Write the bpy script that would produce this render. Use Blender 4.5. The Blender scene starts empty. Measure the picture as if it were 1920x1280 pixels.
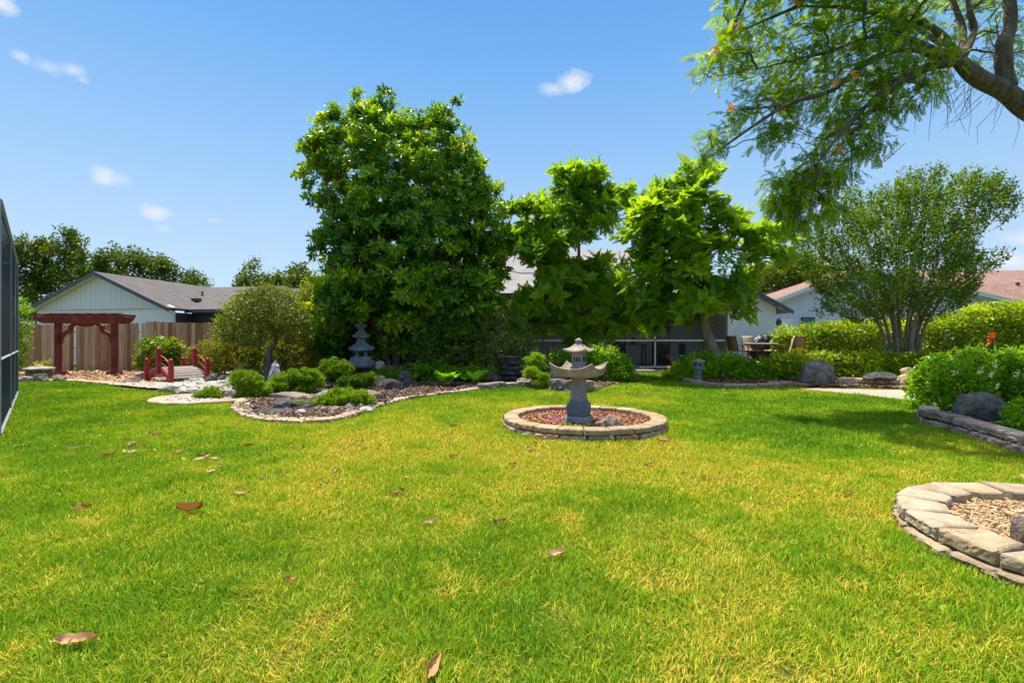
import bpy, math, random
import numpy as np
from mathutils import Vector, Matrix
from math import sin, cos, pi, radians, sqrt

# ---------------------------------------------------------------- camera, sky, sun, exposure
S = bpy.context.scene
C = S.collection
HC, F, HY = 1.25, 907.0, 638.0           # camera height, focal length and horizon line in pixels of the 1920 wide photo
cam_d = bpy.data.cameras.new('camera'); cam = bpy.data.objects.new('camera', cam_d); C.objects.link(cam)
cam.location = (0, 0, HC); cam.rotation_euler = (pi/2, 0, 0)
cam_d.sensor_width = 36; cam_d.lens = F/1920*36; cam_d.shift_y = -(640-HY)/1920
cam_d.clip_start = 0.05; cam_d.clip_end = 3000
S.camera = cam

SUN_EL, SUN_AZ = radians(73), radians(-38)      # azimuth from +Y towards +X
sd = Vector((sin(SUN_AZ)*cos(SUN_EL), cos(SUN_AZ)*cos(SUN_EL), sin(SUN_EL)))
W = bpy.data.worlds.new('World'); S.world = W; W.use_nodes = True
nt = W.node_tree; N = nt.nodes; L = nt.links; N.clear()
def wn(t, **k):
    n = N.new(t)
    for a, b in k.items(): setattr(n, a, b)
    return n
sky = wn('ShaderNodeTexSky', sky_type='NISHITA', sun_disc=False, sun_elevation=SUN_EL, sun_rotation=SUN_AZ,
         altitude=0, air_density=1.0, dust_density=1.6, ozone_density=2.0)
def wmath(op, a, b=None, c=None):
    n = wn('ShaderNodeMath', operation=op)
    for i, v in enumerate((a, b, c)):
        if v is None: continue
        if isinstance(v, (int, float)): n.inputs[i].default_value = v
        else: L.new(v, n.inputs[i])
    return n.outputs[0]
tc = wn('ShaderNodeTexCoord'); sp = wn('ShaderNodeSeparateXYZ'); L.new(tc.outputs['Generated'], sp.inputs[0])
az = wmath('ARCTAN2', sp.outputs[0], sp.outputs[1]); el = wmath('ARCSINE', sp.outputs[2])
cn = wn('ShaderNodeTexNoise'); cn.inputs['Scale'].default_value = 26; cn.inputs['Detail'].default_value = 7; cn.inputs['Roughness'].default_value = .62
mp = wn('ShaderNodeMapping'); mp.inputs['Scale'].default_value = (1, 1, 1.8); L.new(tc.outputs['Generated'], mp.inputs[0]); L.new(mp.outputs[0], cn.inputs[0])
noi = wmath('MULTIPLY_ADD', cn.outputs['Fac'], 3.2, -1.6)
mask = None
for px, py, rx, ry, st in ((1078, 150, 42, 24, .95), (1040, 168, 34, 14, .6), (40, 107, 24, 12, .55), (92, 124, 36, 16, .4), (135, 132, 36, 14, .65), (155, 150, 18, 8, .45),
                       (192, 330, 32, 20, .7), (225, 336, 30, 13, .4), (292, 399, 38, 15, .75), (308, 428, 16, 10, .3), (400, 414, 16, 7, .35),
                       (1890, 490, 70, 34, .9), (1915, 445, 50, 22, .6), (2, 8, 36, 24, .9)):
    v = Vector(((px-960)/F, 1, (HY-py)/F)).normalized()
    a0 = math.atan2(v.x, v.y); e0 = math.asin(v.z)
    k = 1/v.y
    dx = wmath('MULTIPLY', wmath('SUBTRACT', az, a0), F/rx/cos(a0)**2*1.0)
    dy = wmath('MULTIPLY', wmath('SUBTRACT', el, e0), F/ry*k)
    d = wmath('SQRT', wmath('ADD', wmath('MULTIPLY', dx, dx), wmath('MULTIPLY', dy, dy)))
    m = wmath('MULTIPLY', wmath('SUBTRACT', 1.0, wmath('ADD', d, wmath('MULTIPLY', noi, .6))), 1.1)
    m = wmath('MULTIPLY', wmath('MINIMUM', wmath('MAXIMUM', m, 0.0), 1.0), st)
    mask = m if mask is None else wmath('MAXIMUM', mask, m)
hs = wn('ShaderNodeHueSaturation'); hs.inputs['Saturation'].default_value = 1.0; hs.inputs['Value'].default_value = 1.0
L.new(sky.outputs[0], hs.inputs['Color'])
mx = wn('ShaderNodeMix', data_type='RGBA'); L.new(mask, mx.inputs[0]); 
tn = wn('ShaderNodeMix', data_type='RGBA', blend_type='MULTIPLY'); tn.inputs[0].default_value = 1; L.new(hs.outputs[0], tn.inputs[6]); tn.inputs[7].default_value = (.72, .95, 1.08, 1)

# clear-day gradient by elevation, blended with the physical sky
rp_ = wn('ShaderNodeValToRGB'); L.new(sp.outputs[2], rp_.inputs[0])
sky_stops = [(0.0, (.66, .82, 1.0)), (.10, (.61, .80, 1.0)), (.22, (.47, .70, .99)), (.36, (.31, .58, .97)), (.50, (.18, .46, .93)), (.62, (.115, .37, .84)), (.72, (.34, .56, .95)), (.86, (1.0, 1.1, 1.25)), (1.0, (1.3, 1.35, 1.4))]  # overhead stops brightened as added ambient fill
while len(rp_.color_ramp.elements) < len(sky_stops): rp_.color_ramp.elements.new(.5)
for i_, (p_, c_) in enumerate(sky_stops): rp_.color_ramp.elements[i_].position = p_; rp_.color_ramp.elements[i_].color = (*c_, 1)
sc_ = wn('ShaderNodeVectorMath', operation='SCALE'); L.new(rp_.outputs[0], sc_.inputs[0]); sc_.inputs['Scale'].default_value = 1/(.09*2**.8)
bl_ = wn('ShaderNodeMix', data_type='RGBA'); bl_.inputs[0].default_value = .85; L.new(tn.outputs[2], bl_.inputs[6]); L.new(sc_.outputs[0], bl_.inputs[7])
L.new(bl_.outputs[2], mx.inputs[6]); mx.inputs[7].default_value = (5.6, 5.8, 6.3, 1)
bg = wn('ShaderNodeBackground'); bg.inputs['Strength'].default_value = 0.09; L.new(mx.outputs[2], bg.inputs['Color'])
wo = wn('ShaderNodeOutputWorld'); L.new(bg.outputs[0], wo.inputs[0])

sun_d = bpy.data.lights.new('sun', 'SUN'); sun = bpy.data.objects.new('sun', sun_d); C.objects.link(sun)
sun_d.energy = 5.0; sun_d.angle = radians(.53); sun_d.color = (1, .94, .82)
sun.rotation_euler = (-sd).to_track_quat('-Z', 'Y').to_euler()
S.view_settings.view_transform = 'Standard'; S.view_settings.look = 'None'
S.view_settings.exposure = 0.8; S.view_settings.gamma = 1
try:
    S.cycles.max_bounces = 8; S.cycles.transparent_max_bounces = 12; S.cycles.transmission_bounces = 6; S.cycles.diffuse_bounces = 4
    S.cycles.use_denoising = True; S.cycles.use_adaptive_sampling = True; S.cycles.adaptive_threshold = 0.02
    S.cycles.sample_clamp_indirect = 6
except Exception: pass

# ---------------------------------------------------------------- helpers
rng = np.random.default_rng(7); random.seed(7)
def P(px, py, D): return np.array(((px-960)/F*D, D, HC-(py-HY)/F*D))
def G(px, py, z=0.0): return P(px, py, (HC-z)*F/(py-HY))
def G2(px, py, z=0.0): return G(px, py, z)[:2]

def hash3(i, j, k, s):
    h = (i.astype(np.int64)*374761393 + j.astype(np.int64)*668265263 + k.astype(np.int64)*2147483647 + s*1274126177) & 0xffffffff
    h = ((h ^ (h >> 13))*1274126177) & 0xffffffff
    return ((h ^ (h >> 16)) & 0xffff)/32767.5-1
def vn(p, f=1.0, seed=0, octv=1):
    """value noise in about -1..1 at points p (n,3)"""
    p = np.atleast_2d(np.asarray(p, float))*f; out = np.zeros(len(p)); a = 1; t = 0
    for o in range(octv):
        q = p*2**o+o*17.3; b = np.floor(q); w = q-b; w = w*w*(3-2*w); b = b.astype(int); r = 0
        for dx in (0, 1):
            for dy in (0, 1):
                for dz in (0, 1):
                    ww = (w[:, 0] if dx else 1-w[:, 0])*(w[:, 1] if dy else 1-w[:, 1])*(w[:, 2] if dz else 1-w[:, 2])
                    r = r + ww*hash3(b[:, 0]+dx, b[:, 1]+dy, b[:, 2]+dz, seed+o*7)
        out += r*a; t += a; a *= .5
    return out/t
def nrm(v): return v/np.maximum(np.linalg.norm(v, axis=-1, keepdims=True), 1e-9)

def meta(o, label=None, cat=None, group=None, kind=None):
    if label: o['label'] = label
    if cat: o['category'] = cat
    if group: o['group'] = group
    if kind: o['kind'] = kind
    return o
def thing(name, label, cat, loc=(0, 0, 0), rz=0, group=None):
    o = bpy.data.objects.new(name, None); C.objects.link(o); o.location = loc; o.rotation_euler = (0, 0, rz)
    o.empty_display_size = .1
    return meta(o, label, cat, group)
def link_mesh(name, me, mat, parent=None):
    o = bpy.data.objects.new(name, me); C.objects.link(o)
    if mat: me.materials.append(mat)
    if parent: o.parent = parent
    return o

class MB:
    """collects vertices and faces of one mesh object"""
    def __init__(s): s.v = []; s.f = []; s.n = 0; s.att = []
    def add(s, V, Fc, a=0.0):
        V = np.asarray(V, float).reshape(-1, 3)
        s.v.append(V); s.f += [tuple(i+s.n for i in f) for f in Fc]; s.n += len(V)
        s.att.append(np.full(len(V), a) if np.isscalar(a) else np.asarray(a, float)); return s
    def box(s, c, d, rz=0, a=0.0, tilt=0):
        x, y, z = [k/2 for k in d]
        V = np.array([(i, j, k) for i in (-x, x) for j in (-y, y) for k in (-z, z)])
        M = np.array(Matrix.Rotation(rz, 3, 'Z') @ Matrix.Rotation(tilt, 3, 'Y'))
        return s.add(V @ M.T+np.array(c), [(0, 1, 3, 2), (4, 6, 7, 5), (0, 4, 5, 1), (2, 3, 7, 6), (0, 2, 6, 4), (1, 5, 7, 3)], a)
    def tube(s, pts, rad, n=6, a=0.0, caps=True):
        pts = np.asarray(pts, float); m = len(pts)
        rad = np.full(m, rad) if np.isscalar(rad) else np.asarray(rad, float)
        T = nrm(np.gradient(pts, axis=0)); up = np.array((0, 0, 1.)) if abs(T[0, 2]) < .9 else np.array((1., 0, 0))
        V = []; A = nrm(np.cross(T[0], up))
        for i in range(m):
            A = nrm(A-T[i]*np.dot(A, T[i])); B = np.cross(T[i], A)
            th = np.arange(n)*2*pi/n
            V.append(pts[i]+rad[i]*(np.cos(th)[:, None]*A+np.sin(th)[:, None]*B))
        f = [(i*n+j, i*n+(j+1) % n, (i+1)*n+(j+1) % n, (i+1)*n+j) for i in range(m-1) for j in range(n)]
        if caps: f += [tuple(range(n))[::-1], tuple((m-1)*n+j for j in range(n))]
        return s.add(np.concatenate(V), f, a)
    def prism(s, poly, y0, y1, a=0.0):
        """poly in x,z extruded from y0 to y1"""
        n = len(poly); V = [(x, y0, z) for x, z in poly]+[(x, y1, z) for x, z in poly]
        return s.add(V, [tuple(range(n)), tuple(range(2*n-1, n-1, -1))]+[(i, i+n, (i+1) % n+n, (i+1) % n) for i in range(n)], a)
    def prismz(s, poly, z0, z1, a=0.0):
        n = len(poly); V = [(x, y, z0) for x, y in poly]+[(x, y, z1) for x, y in poly]
        return s.add(V, [tuple(range(n))[::-1], tuple(range(n, 2*n))]+[(i, (i+1) % n, (i+1) % n+n, i+n) for i in range(n)], a)
    def lathe(s, prof, n=16, c=(0, 0, 0), a=0.0, sq=None):
        V = []; m = len(prof)
        for r, z in prof:
            for j in range(n):
                t = 2*pi*j/n; V.append((c[0]+r*cos(t), c[1]+r*sin(t), c[2]+z))
        f = [(i*n+j, i*n+(j+1) % n, (i+1)*n+(j+1) % n, (i+1)*n+j) for i in range(m-1) for j in range(n)]
        f += [tuple(range(n))[::-1], tuple((m-1)*n+j for j in range(n))]
        return s.add(V, f, a)
    def build(s, name, mat, parent=None, smooth=False, bevel=0, loc=None, fix=True):
        me = bpy.data.meshes.new(name)
        V = np.concatenate(s.v); me.from_pydata(V.tolist(), [], s.f)
        at = me.attributes.new('var', 'FLOAT', 'POINT'); at.data.foreach_set('value', np.concatenate(s.att).astype(np.float32))
        if fix and s.n < 60000:
            import bmesh
            bm = bmesh.new(); bm.from_mesh(me); bmesh.ops.recalc_face_normals(bm, faces=bm.faces); bm.to_mesh(me); bm.free()
        if smooth: me.polygons.foreach_set('use_smooth', [True]*len(me.polygons))
        o = link_mesh(name, me, mat, parent)
        if bevel:
            b = o.modifiers.new('bevel', 'BEVEL'); b.width = bevel; b.segments = 2; b.limit_method = 'ANGLE'; b.angle_limit = radians(35)
        if loc is not None: o.location = loc
        return o

def np_mesh(name, V, idx, lens, mat, parent=None, var=None, smooth=False):
    me = bpy.data.meshes.new(name)
    me.vertices.add(len(V)); me.vertices.foreach_set('co', V.astype(np.float32).ravel())
    me.loops.add(len(idx)); me.loops.foreach_set('vertex_index', idx.astype(np.int32))
    me.polygons.add(len(lens)); st = np.concatenate(([0], np.cumsum(lens)[:-1]))
    me.polygons.foreach_set('loop_start', st.astype(np.int32))
    if smooth: me.polygons.foreach_set('use_smooth', np.ones(len(lens), bool))
    me.update(calc_edges=True)
    if var is not None:
        at = me.attributes.new('var', 'FLOAT', 'POINT'); at.data.foreach_set('value', var.astype(np.float32))
    return link_mesh(name, me, mat, parent)

# leaf templates: x along the leaf, y across, z normal; (verts, faces)
def T_(v, f): return np.array(v, float), f
OVAL = T_([(0, 0, 0), (.35, .19, .05), (.35, -.19, .05), (.75, .15, .0), (.75, -.15, .0), (1, 0, -.12), (.38, 0, -.01), (.75, 0, -.05)],
          [(0, 6, 1), (0, 2, 6), (6, 7, 3, 1), (2, 4, 7, 6), (7, 5, 3), (4, 5, 7)])
LANCE = T_([(0, 0, 0), (.4, .14, .03), (.4, -.14, .03), (1, 0, -.15)], [(0, 2, 3), (0, 3, 1)])
ROUND = T_([(0, 0, 0), (.45, .3, .06), (.45, -.3, .06), (1, 0, -.06)], [(0, 2, 3), (0, 3, 1)])
BLADE = T_([(0, .5, 0), (0, -.5, 0), (.5, .42, .22), (.5, -.42, .22), (1, 0, .18)], [(0, 1, 3, 2), (2, 3, 4)])
def pinnate(pairs, ll, lw, droop=.35, jit=0.03, stem=.15, tip=True):
    r = np.random.default_rng(pairs); V = []; Fc = []
    def leaflet(x, side, l):
        n = len(V); z = -droop*x*x
        dx, dy = (cos(.95), side*sin(.95)) if side else (1, 0)
        l *= 1+r.uniform(-.1, .1)
        px_, py_ = -dy*lw, dx*lw
        zz = z+r.uniform(-jit, jit)
        V.extend([(x, 0, z), (x+dx*l*.45+px_, dy*l*.45+py_, zz+.01), (x+dx*l, dy*l, zz-.25*l), (x+dx*l*.45-px_, dy*l*.45-py_, zz+.01)])
        Fc.append((n, n+3, n+2, n+1))
    for i in range(pairs):
        x = stem+(1-stem)*(i+.3)/pairs; l = ll*sin(pi*(.25+.62*(i+.5)/pairs))
        leaflet(x, 1, l); leaflet(x, -1, l)
    if tip: leaflet(.97, 0, ll*.8)
    n = len(V); w = .008
    for i in range(4):
        x = i/3; V.extend([(x, w*(1-.7*x), -droop*x*x), (x, -w*(1-.7*x), -droop*x*x)])
    Fc += [(n+2*i, n+2*i+1, n+2*i+3, n+2*i+2) for i in range(3)]
    return T_(V, Fc)
PINN = pinnate(4, .46, .15, .22)
FERN = pinnate(7, .21, .052, .22, tip=False)
_r = np.random.default_rng(3); _v = []; _f = []
for i in range(7):                                   # juniper tuft of seven needles
    t = 2*pi*i/7; d = nrm(np.array((1.0, .75*cos(t), .75*sin(t)))); s_ = nrm(np.cross(d, (0.1, sin(t), cos(t))))*.09
    n_ = len(_v); _v += [tuple(s_), tuple(-s_), tuple(d*(.8+.3*_r.random()))]; _f.append((n_, n_+1, n_+2))
TUFT = T_(_v, _f)

class Leaves:
    def __init__(s): s.V = []; s.I = []; s.Ln = []; s.A = []; s.n = 0
    def add(s, tmpl, pos, axis, up, size, var, wid=1.0):
        tv, tf = tmpl; n = len(pos)
        if n == 0: return s
        X = nrm(axis); Yv = nrm(np.cross(up, X)); Z = np.cross(X, Yv)
        size = np.broadcast_to(size, (n,)); wid = np.broadcast_to(wid, (n,))
        V = pos[:, None]+size[:, None, None]*(tv[None, :, 0:1]*X[:, None]+(tv[None, :, 1:2]*wid[:, None, None])*Yv[:, None]+tv[None, :, 2:3]*Z[:, None])
        k = len(tv); fi = np.concatenate([np.array(f) for f in tf]); fl = np.array([len(f) for f in tf])
        s.I.append((fi[None]+(np.arange(n)*k)[:, None]+s.n).ravel()); s.Ln.append(np.tile(fl, n))
        s.V.append(V.reshape(-1, 3)); s.A.append(np.repeat(var, k)); s.n += n*k
        return s
    def build(s, name, mat, parent=None):
        return np_mesh(name, np.concatenate(s.V), np.concatenate(s.I), np.concatenate(s.Ln), mat, parent, np.concatenate(s.A))

def inpoly(x, y, poly):
    poly = np.asarray(poly); ins = np.zeros(len(x), bool); j = len(poly)-1
    for i in range(len(poly)):
        xi, yi = poly[i]; xj, yj = poly[j]
        c = ((yi > y) != (yj > y)) & (x < (xj-xi)*(y-yi)/(yj-yi+1e-12)+xi); ins ^= c; j = i
    return ins
def edist(x, y, poly):
    poly = np.asarray(poly, float); q = np.stack((x, y), 1); best = np.full(len(x), 1e9)
    for i in range(len(poly)):
        a = poly[i-1]; b = poly[i]; ab = b-a; t = np.clip(((q-a) @ ab)/max(ab @ ab, 1e-9), 0, 1)
        best = np.minimum(best, np.linalg.norm(q-a-t[:, None]*ab, axis=1))
    return best
def sample_poly(poly, n):
    poly = np.asarray(poly, float); lo, hi = poly.min(0), poly.max(0); X = []; t = 0
    while t < n:
        q = rng.uniform(lo, hi, (n*3, 2)); q = q[inpoly(q[:, 0], q[:, 1], poly)]; X.append(q); t += len(q)
    return np.concatenate(X)[:n]
def crown_points(polys, D, n, depth=.8, dmax_m=None, surf=.6, ragged=None, rf=1.4):
    """points in the volume of a crown whose outline (photo pixels) stands at distance D; its depth follows the distance to its edge"""
    out = []; per = [abs(np.sum(np.asarray(p)[:, 0]*np.roll(np.asarray(p)[:, 1], 1)-np.asarray(p)[:, 1]*np.roll(np.asarray(p)[:, 0], 1))) for p in polys]
    for p, a in zip(polys, per):
        m = max(3, int(n*a/sum(per))); q = sample_poly(p, m); d = edist(q[:, 0], q[:, 1], p)*D/F
        dm = d.max() if dmax_m is None else dmax_m
        h = depth*np.sqrt(np.maximum(0, dm**2-np.maximum(0, dm-d)**2))
        u = rng.uniform(-1, 1, m); u = np.sign(u)*np.abs(u)**surf
        Y = D+u*h
        # keep the outline's own size: x and z are those of the plane at D
        pt = np.stack(((q[:, 0]-960)/F*D, Y, HC-(q[:, 1]-HY)/F*D), 1)
        if ragged: pt = pt[vn(pt, rf, 91, 2) > np.where(d < ragged, .22-.75*d/ragged, -9)]
        out.append(pt)
    return np.concatenate(out)
def clumped(c, nt, r, squash=.75, low=-.25):
    v = nrm(rng.normal(size=(len(c)*nt, 3))); v[:, 2] = np.where(v[:, 2] < low, -v[:, 2], v[:, 2]); v[:, 2] *= squash
    rr = np.repeat(r*rng.uniform(.6, 1.3, len(c)), nt)*rng.uniform(.65, 1.05, len(v))
    return np.repeat(c, nt, 0)+v*rr[:, None], v
def ball(n, r=1.0, surf=.45):
    v = nrm(rng.normal(size=(n, 3))); return v*(rng.random(n)**surf)[:, None]*r

def skeleton(starts, pts, r_tip, r_max, mb, bias=.35, sides=5, wob=.06, pull=None):
    """branches that grow from start nodes to pts, joined to the nearest node nearer the root"""
    starts = np.asarray(starts, float); pts = np.asarray(pts, float)
    d0 = np.min(np.linalg.norm(pts[:, None]-starts[None], axis=2), axis=1); order = np.argsort(d0)
    nodes = list(starts); par = [-1]*len(starts); cost = [0.0]*len(starts)
    for k in order:
        A = np.array(nodes); c = np.linalg.norm(A-pts[k], axis=1); tot = c+bias*np.array(cost)
        tot = tot+np.where(A[:, 2] > pts[k, 2]+.1, .6, 0)
        j = int(np.argmin(tot)); nodes.append(pts[k]); par.append(j); cost.append(cost[j]+c[j])
    cnt = np.ones(len(nodes))
    for i in range(len(nodes)-1, len(starts)-1, -1): cnt[par[i]] += cnt[i]
    for i in range(len(starts), len(nodes)):
        a = np.array(nodes[par[i]]); b = np.array(nodes[i]); L_ = np.linalg.norm(b-a)
        ra = min(r_max, r_tip*sqrt(cnt[i])*1.15); rb = min(r_max, r_tip*sqrt(cnt[i])*.95)
        m = (a+b)/2+rng.normal(size=3)*wob*L_+np.array((0, 0, .05*L_))
        mb.tube([a, (a+m)/2+rng.normal(size=3)*wob*L_*.3, m, b], [ra, ra*.97, (ra+rb)/2, rb], sides, caps=False)
    return mb

# ---------------------------------------------------------------- materials
def mat_new(name):
    m = bpy.data.materials.new(name); m.use_nodes = True; t = m.node_tree; t.nodes.clear()
    return m, t
def node(t, ty, ins={}, **k):
    n = t.nodes.new(ty)
    for a, b in k.items(): setattr(n, a, b)
    for a, b in ins.items():
        if hasattr(b, 'is_linked') or isinstance(b, bpy.types.NodeSocket): t.links.new(b, n.inputs[a])
        else: n.inputs[a].default_value = b
    return n
def ramp(t, fac, stops, interp='LINEAR'):
    r = node(t, 'ShaderNodeValToRGB'); r.color_ramp.interpolation = interp
    e = r.color_ramp.elements
    while len(e) < len(stops): e.new(.5)
    for i, (p, c) in enumerate(stops): e[i].position = p; e[i].color = (*c, 1)
    t.links.new(fac, r.inputs[0]); return r.outputs[0]
def mixc(t, fac, a, b, mode='MIX'):
    n = node(t, 'ShaderNodeMix', data_type='RGBA', blend_type=mode)
    for i, v in ((0, fac), (6, a), (7, b)):
        if isinstance(v, bpy.types.NodeSocket): t.links.new(v, n.inputs[i])
        else: n.inputs[i].default_value = v if i == 0 else (*v, 1)
    return n.outputs[2]
def coords(t, scale=(1, 1, 1), world=False):
    c = node(t, 'ShaderNodeNewGeometry').outputs['Position'] if world else node(t, 'ShaderNodeTexCoord').outputs['Object']
    return node(t, 'ShaderNodeMapping', {'Vector': c, 'Scale': scale}).outputs[0]
def noise(t, co, scale, detail=6, rough=.6):
    return node(t, 'ShaderNodeTexNoise', {'Vector': co, 'Scale': scale, 'Detail': detail, 'Roughness': rough}).outputs['Fac']
def finish(m, t, col, rough=.8, bump=None, bstr=.3, bdist=.01, metal=0, spec=.3, trans=None, tfac=.4, alpha=None):
    ins = {'Base Color': col if isinstance(col, bpy.types.NodeSocket) else (*col, 1), 'Metallic': metal, 'Specular IOR Level': spec, 'Roughness': rough}
    p = node(t, 'ShaderNodeBsdfPrincipled', ins)
    if bump is not None:
        b = node(t, 'ShaderNodeBump', {'Height': bump, 'Strength': bstr, 'Distance': bdist}); t.links.new(b.outputs[0], p.inputs['Normal'])
    out = p.outputs[0]
    if trans is not None:
        tr = node(t, 'ShaderNodeBsdfTranslucent', {'Color': trans if isinstance(trans, bpy.types.NodeSocket) else (*trans, 1)})
        mxs = node(t, 'ShaderNodeMixShader', {0: tfac}); t.links.new(out, mxs.inputs[1]); t.links.new(tr.outputs[0], mxs.inputs[2]); out = mxs.outputs[0]
    if alpha is not None:
        tp = node(t, 'ShaderNodeBsdfTransparent'); mxs = node(t, 'ShaderNodeMixShader', {0: alpha})
        t.links.new(tp.outputs[0], mxs.inputs[1]); t.links.new(out, mxs.inputs[2]); out = mxs.outputs[0]
    o = node(t, 'ShaderNodeOutputMaterial'); t.links.new(out, o.inputs[0]); return m
GAIN = (2.15, 1.75, .5)
def leaf_mat(name, cols, rough=.45, tfac=.38, boost=1.5, spec=.4):
    green = (cols[0][1] > cols[0][0] or name == 'grass_blade')
    m, t = mat_new(name); a = node(t, 'ShaderNodeAttribute', attribute_name='var').outputs['Fac']
    n = len(cols); c = ramp(t, a, [(i/(n-1), (min(.9, k[0]*GAIN[0]), min(.9, k[1]*GAIN[1]), k[2]*GAIN[2]) if green else k) for i, k in enumerate(cols)]); spec = spec*.55 if green and name != 'magnolia_leaf' else spec
    # leaves let yellow-green light through
    tcol = mixc(t, 1.0, c, (boost*1.15, boost, boost*.45), 'MULTIPLY')
    return finish(m, t, c, rough, spec=spec, trans=tcol, tfac=tfac)
def stone_mat(name, cols, scale=6, rough=.85, bstr=.5, bdist=.02, speck=.3, stretch=(1, 1, 1), var=0.0):
    m, t = mat_new(name); co = coords(t, stretch)
    n1 = noise(t, co, scale, 8, .65); n2 = noise(t, co, scale*9, 3, .7)
    k = len(cols); c = ramp(t, n1, [(.28+.44*i/(k-1), q) for i, q in enumerate(cols)])
    g = ramp(t, n2, [(.35, (1-speck,)*3), (.65, (1+speck*.6,)*3)]); c = mixc(t, 1.0, c, g, 'MULTIPLY')
    if var:
        a = node(t, 'ShaderNodeAttribute', attribute_name='var').outputs['Fac']
        g2 = ramp(t, a, [(0, (1-var,)*3), (1, (1+var,)*3)]); c = mixc(t, 1.0, c, g2, 'MULTIPLY')
    h = node(t, 'ShaderNodeMath', {0: n1, 1: n2}, operation='ADD').outputs[0]
    return finish(m, t, c, rough, h, bstr, bdist)
def plain(name, col, rough=.5, metal=0, spec=.4, nz=.12, scale=9):
    m, t = mat_new(name); n1 = noise(t, coords(t), scale, 5)
    c = mixc(t, 1.0, col, ramp(t, n1, [(.3, (1-nz,)*3), (.7, (1+nz,)*3)]), 'MULTIPLY')
    return finish(m, t, c, rough, n1, .08, .01, metal, spec)
def bark_mat(name, c1, c2, sc=8):
    m, t = mat_new(name); co = coords(t, (1, 1, .28)); n1 = noise(t, co, sc, 8, .7); n2 = noise(t, co, sc*5, 4, .7)
    c = ramp(t, n1, [(.32, c1), (.7, c2)]); h = node(t, 'ShaderNodeMath', {0: n1, 1: n2}, operation='ADD').outputs[0]
    return finish(m, t, c, .9, h, 1.0, .06)

M = {}
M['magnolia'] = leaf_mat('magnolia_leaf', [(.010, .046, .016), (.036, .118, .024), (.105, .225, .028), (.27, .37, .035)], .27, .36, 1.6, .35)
M['pinnate'] = leaf_mat('golden_rain_leaf', [(.055, .14, .026), (.085, .19, .03), (.115, .23, .034), (.165, .285, .04)], .38, .52, 1.6)
M['fern'] = leaf_mat('flame_tree_leaf', [(.032, .08, .018), (.065, .15, .024), (.13, .25, .03), (.23, .32, .035)], .42, .45, 1.5)
M['myrtle'] = leaf_mat('myrtle_leaf', [(.022, .055, .014), (.042, .10, .018), (.075, .15, .024), (.13, .20, .03)], .4, .36, 1.4)
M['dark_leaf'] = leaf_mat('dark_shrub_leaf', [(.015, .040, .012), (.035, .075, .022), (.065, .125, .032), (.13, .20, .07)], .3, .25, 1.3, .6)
M['far_leaf'] = leaf_mat('far_tree_leaf', [(.02, .045, .012), (.04, .08, .016), (.075, .125, .022), (.13, .18, .03)], .5, .28, 1.3)
M['hedge'] = leaf_mat('hedge_leaf', [(.03, .065, .010), (.07, .14, .014), (.15, .26, .02), (.30, .42, .03)], .35, .38, 1.4)
M['gold'] = leaf_mat('bronze_shrub_leaf', [(.028, .05, .012), (.06, .10, .016), (.105, .13, .022), (.17, .13, .03)], .5, .4, 1.35)
M['lime'] = leaf_mat('pale_shrub_leaf', [(.035, .07, .015), (.07, .13, .022), (.13, .19, .03), (.21, .25, .05)], .5, .4, 1.3)
M['juniper'] = leaf_mat('juniper_needle', [(.022, .06, .014), (.048, .12, .018), (.09, .195, .025), (.15, .28, .035)], .5, .3, 1.4)
M['bonsai'] = leaf_mat('clipped_tree_leaf', [(.03, .055, .015), (.06, .10, .022), (.11, .17, .03), (.18, .26, .04)], .4, .28, 1.3)
M['plumbago'] = leaf_mat('plumbago_leaf', [(.04, .10, .014), (.07, .18, .018), (.13, .28, .025), (.24, .42, .04)], .38, .42, 1.5)
M['redtip'] = leaf_mat('red_tip_leaf', [(.03, .08, .014), (.05, .13, .018), (.14, .22, .02), (.36, .15, .03)], .3, .3, 1.3)
M['bigleaf'] = leaf_mat('broad_leaf', [(.03, .09, .02), (.05, .17, .02), (.14, .33, .02), (.28, .46, .03)], .3, .35, 1.4)
M['orange'] = leaf_mat('orange_petal', [(.75, .22, .02), (.85, .35, .02)], .5, .3, 1)
M['red'] = leaf_mat('red_petal', [(.75, .05, .01), (.85, .12, .02)], .5, .3, 1)
M['blue'] = leaf_mat('blue_petal', [(.42, .50, .85), (.62, .70, .92)], .5, .3, 1)
M['pink'] = leaf_mat('pink_petal', [(.6, .08, .35), (.7, .15, .5)], .5, .3, 1)
# grass: blade colour varies with the blade's own value
M['grass'] = leaf_mat('grass_blade', [(.34, .255, .18), (.27, .285, .095), (.165, .265, .035), (.094, .212, .026), (.042, .135, .016)], .6, .27, 1.3, .2)
M['straw'] = leaf_mat('straw', [(.26, .16, .08), (.48, .36, .20), (.62, .50, .30)], .8, .15, 1.0, .2)
M['mulch_red'] = leaf_mat('red_bark_chip', [(.07, .03, .02), (.20, .075, .04), (.38, .16, .09), (.52, .30, .18)], .85, .02, 1, .2)
M['mulch_dark'] = leaf_mat('dark_bark_chip', [(.03, .02, .016), (.09, .06, .045), (.19, .13, .10), (.38, .27, .20)], .85, .02, 1, .2)
M['dead_leaf'] = leaf_mat('dead_leaf', [(.22, .09, .035), (.42, .19, .07), (.55, .32, .16), (.62, .45, .30)], .55, .15, 1.0, .4)
M['bark_grey'] = bark_mat('grey_bark', (.07, .052, .038), (.30, .235, .17), 9)
M['bark_brown'] = bark_mat('brown_bark', (.07, .05, .035), (.26, .19, .13), 10)
M['bark_pale'] = bark_mat('pale_bark', (.18, .13, .09), (.42, .34, .26), 10)
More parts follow.
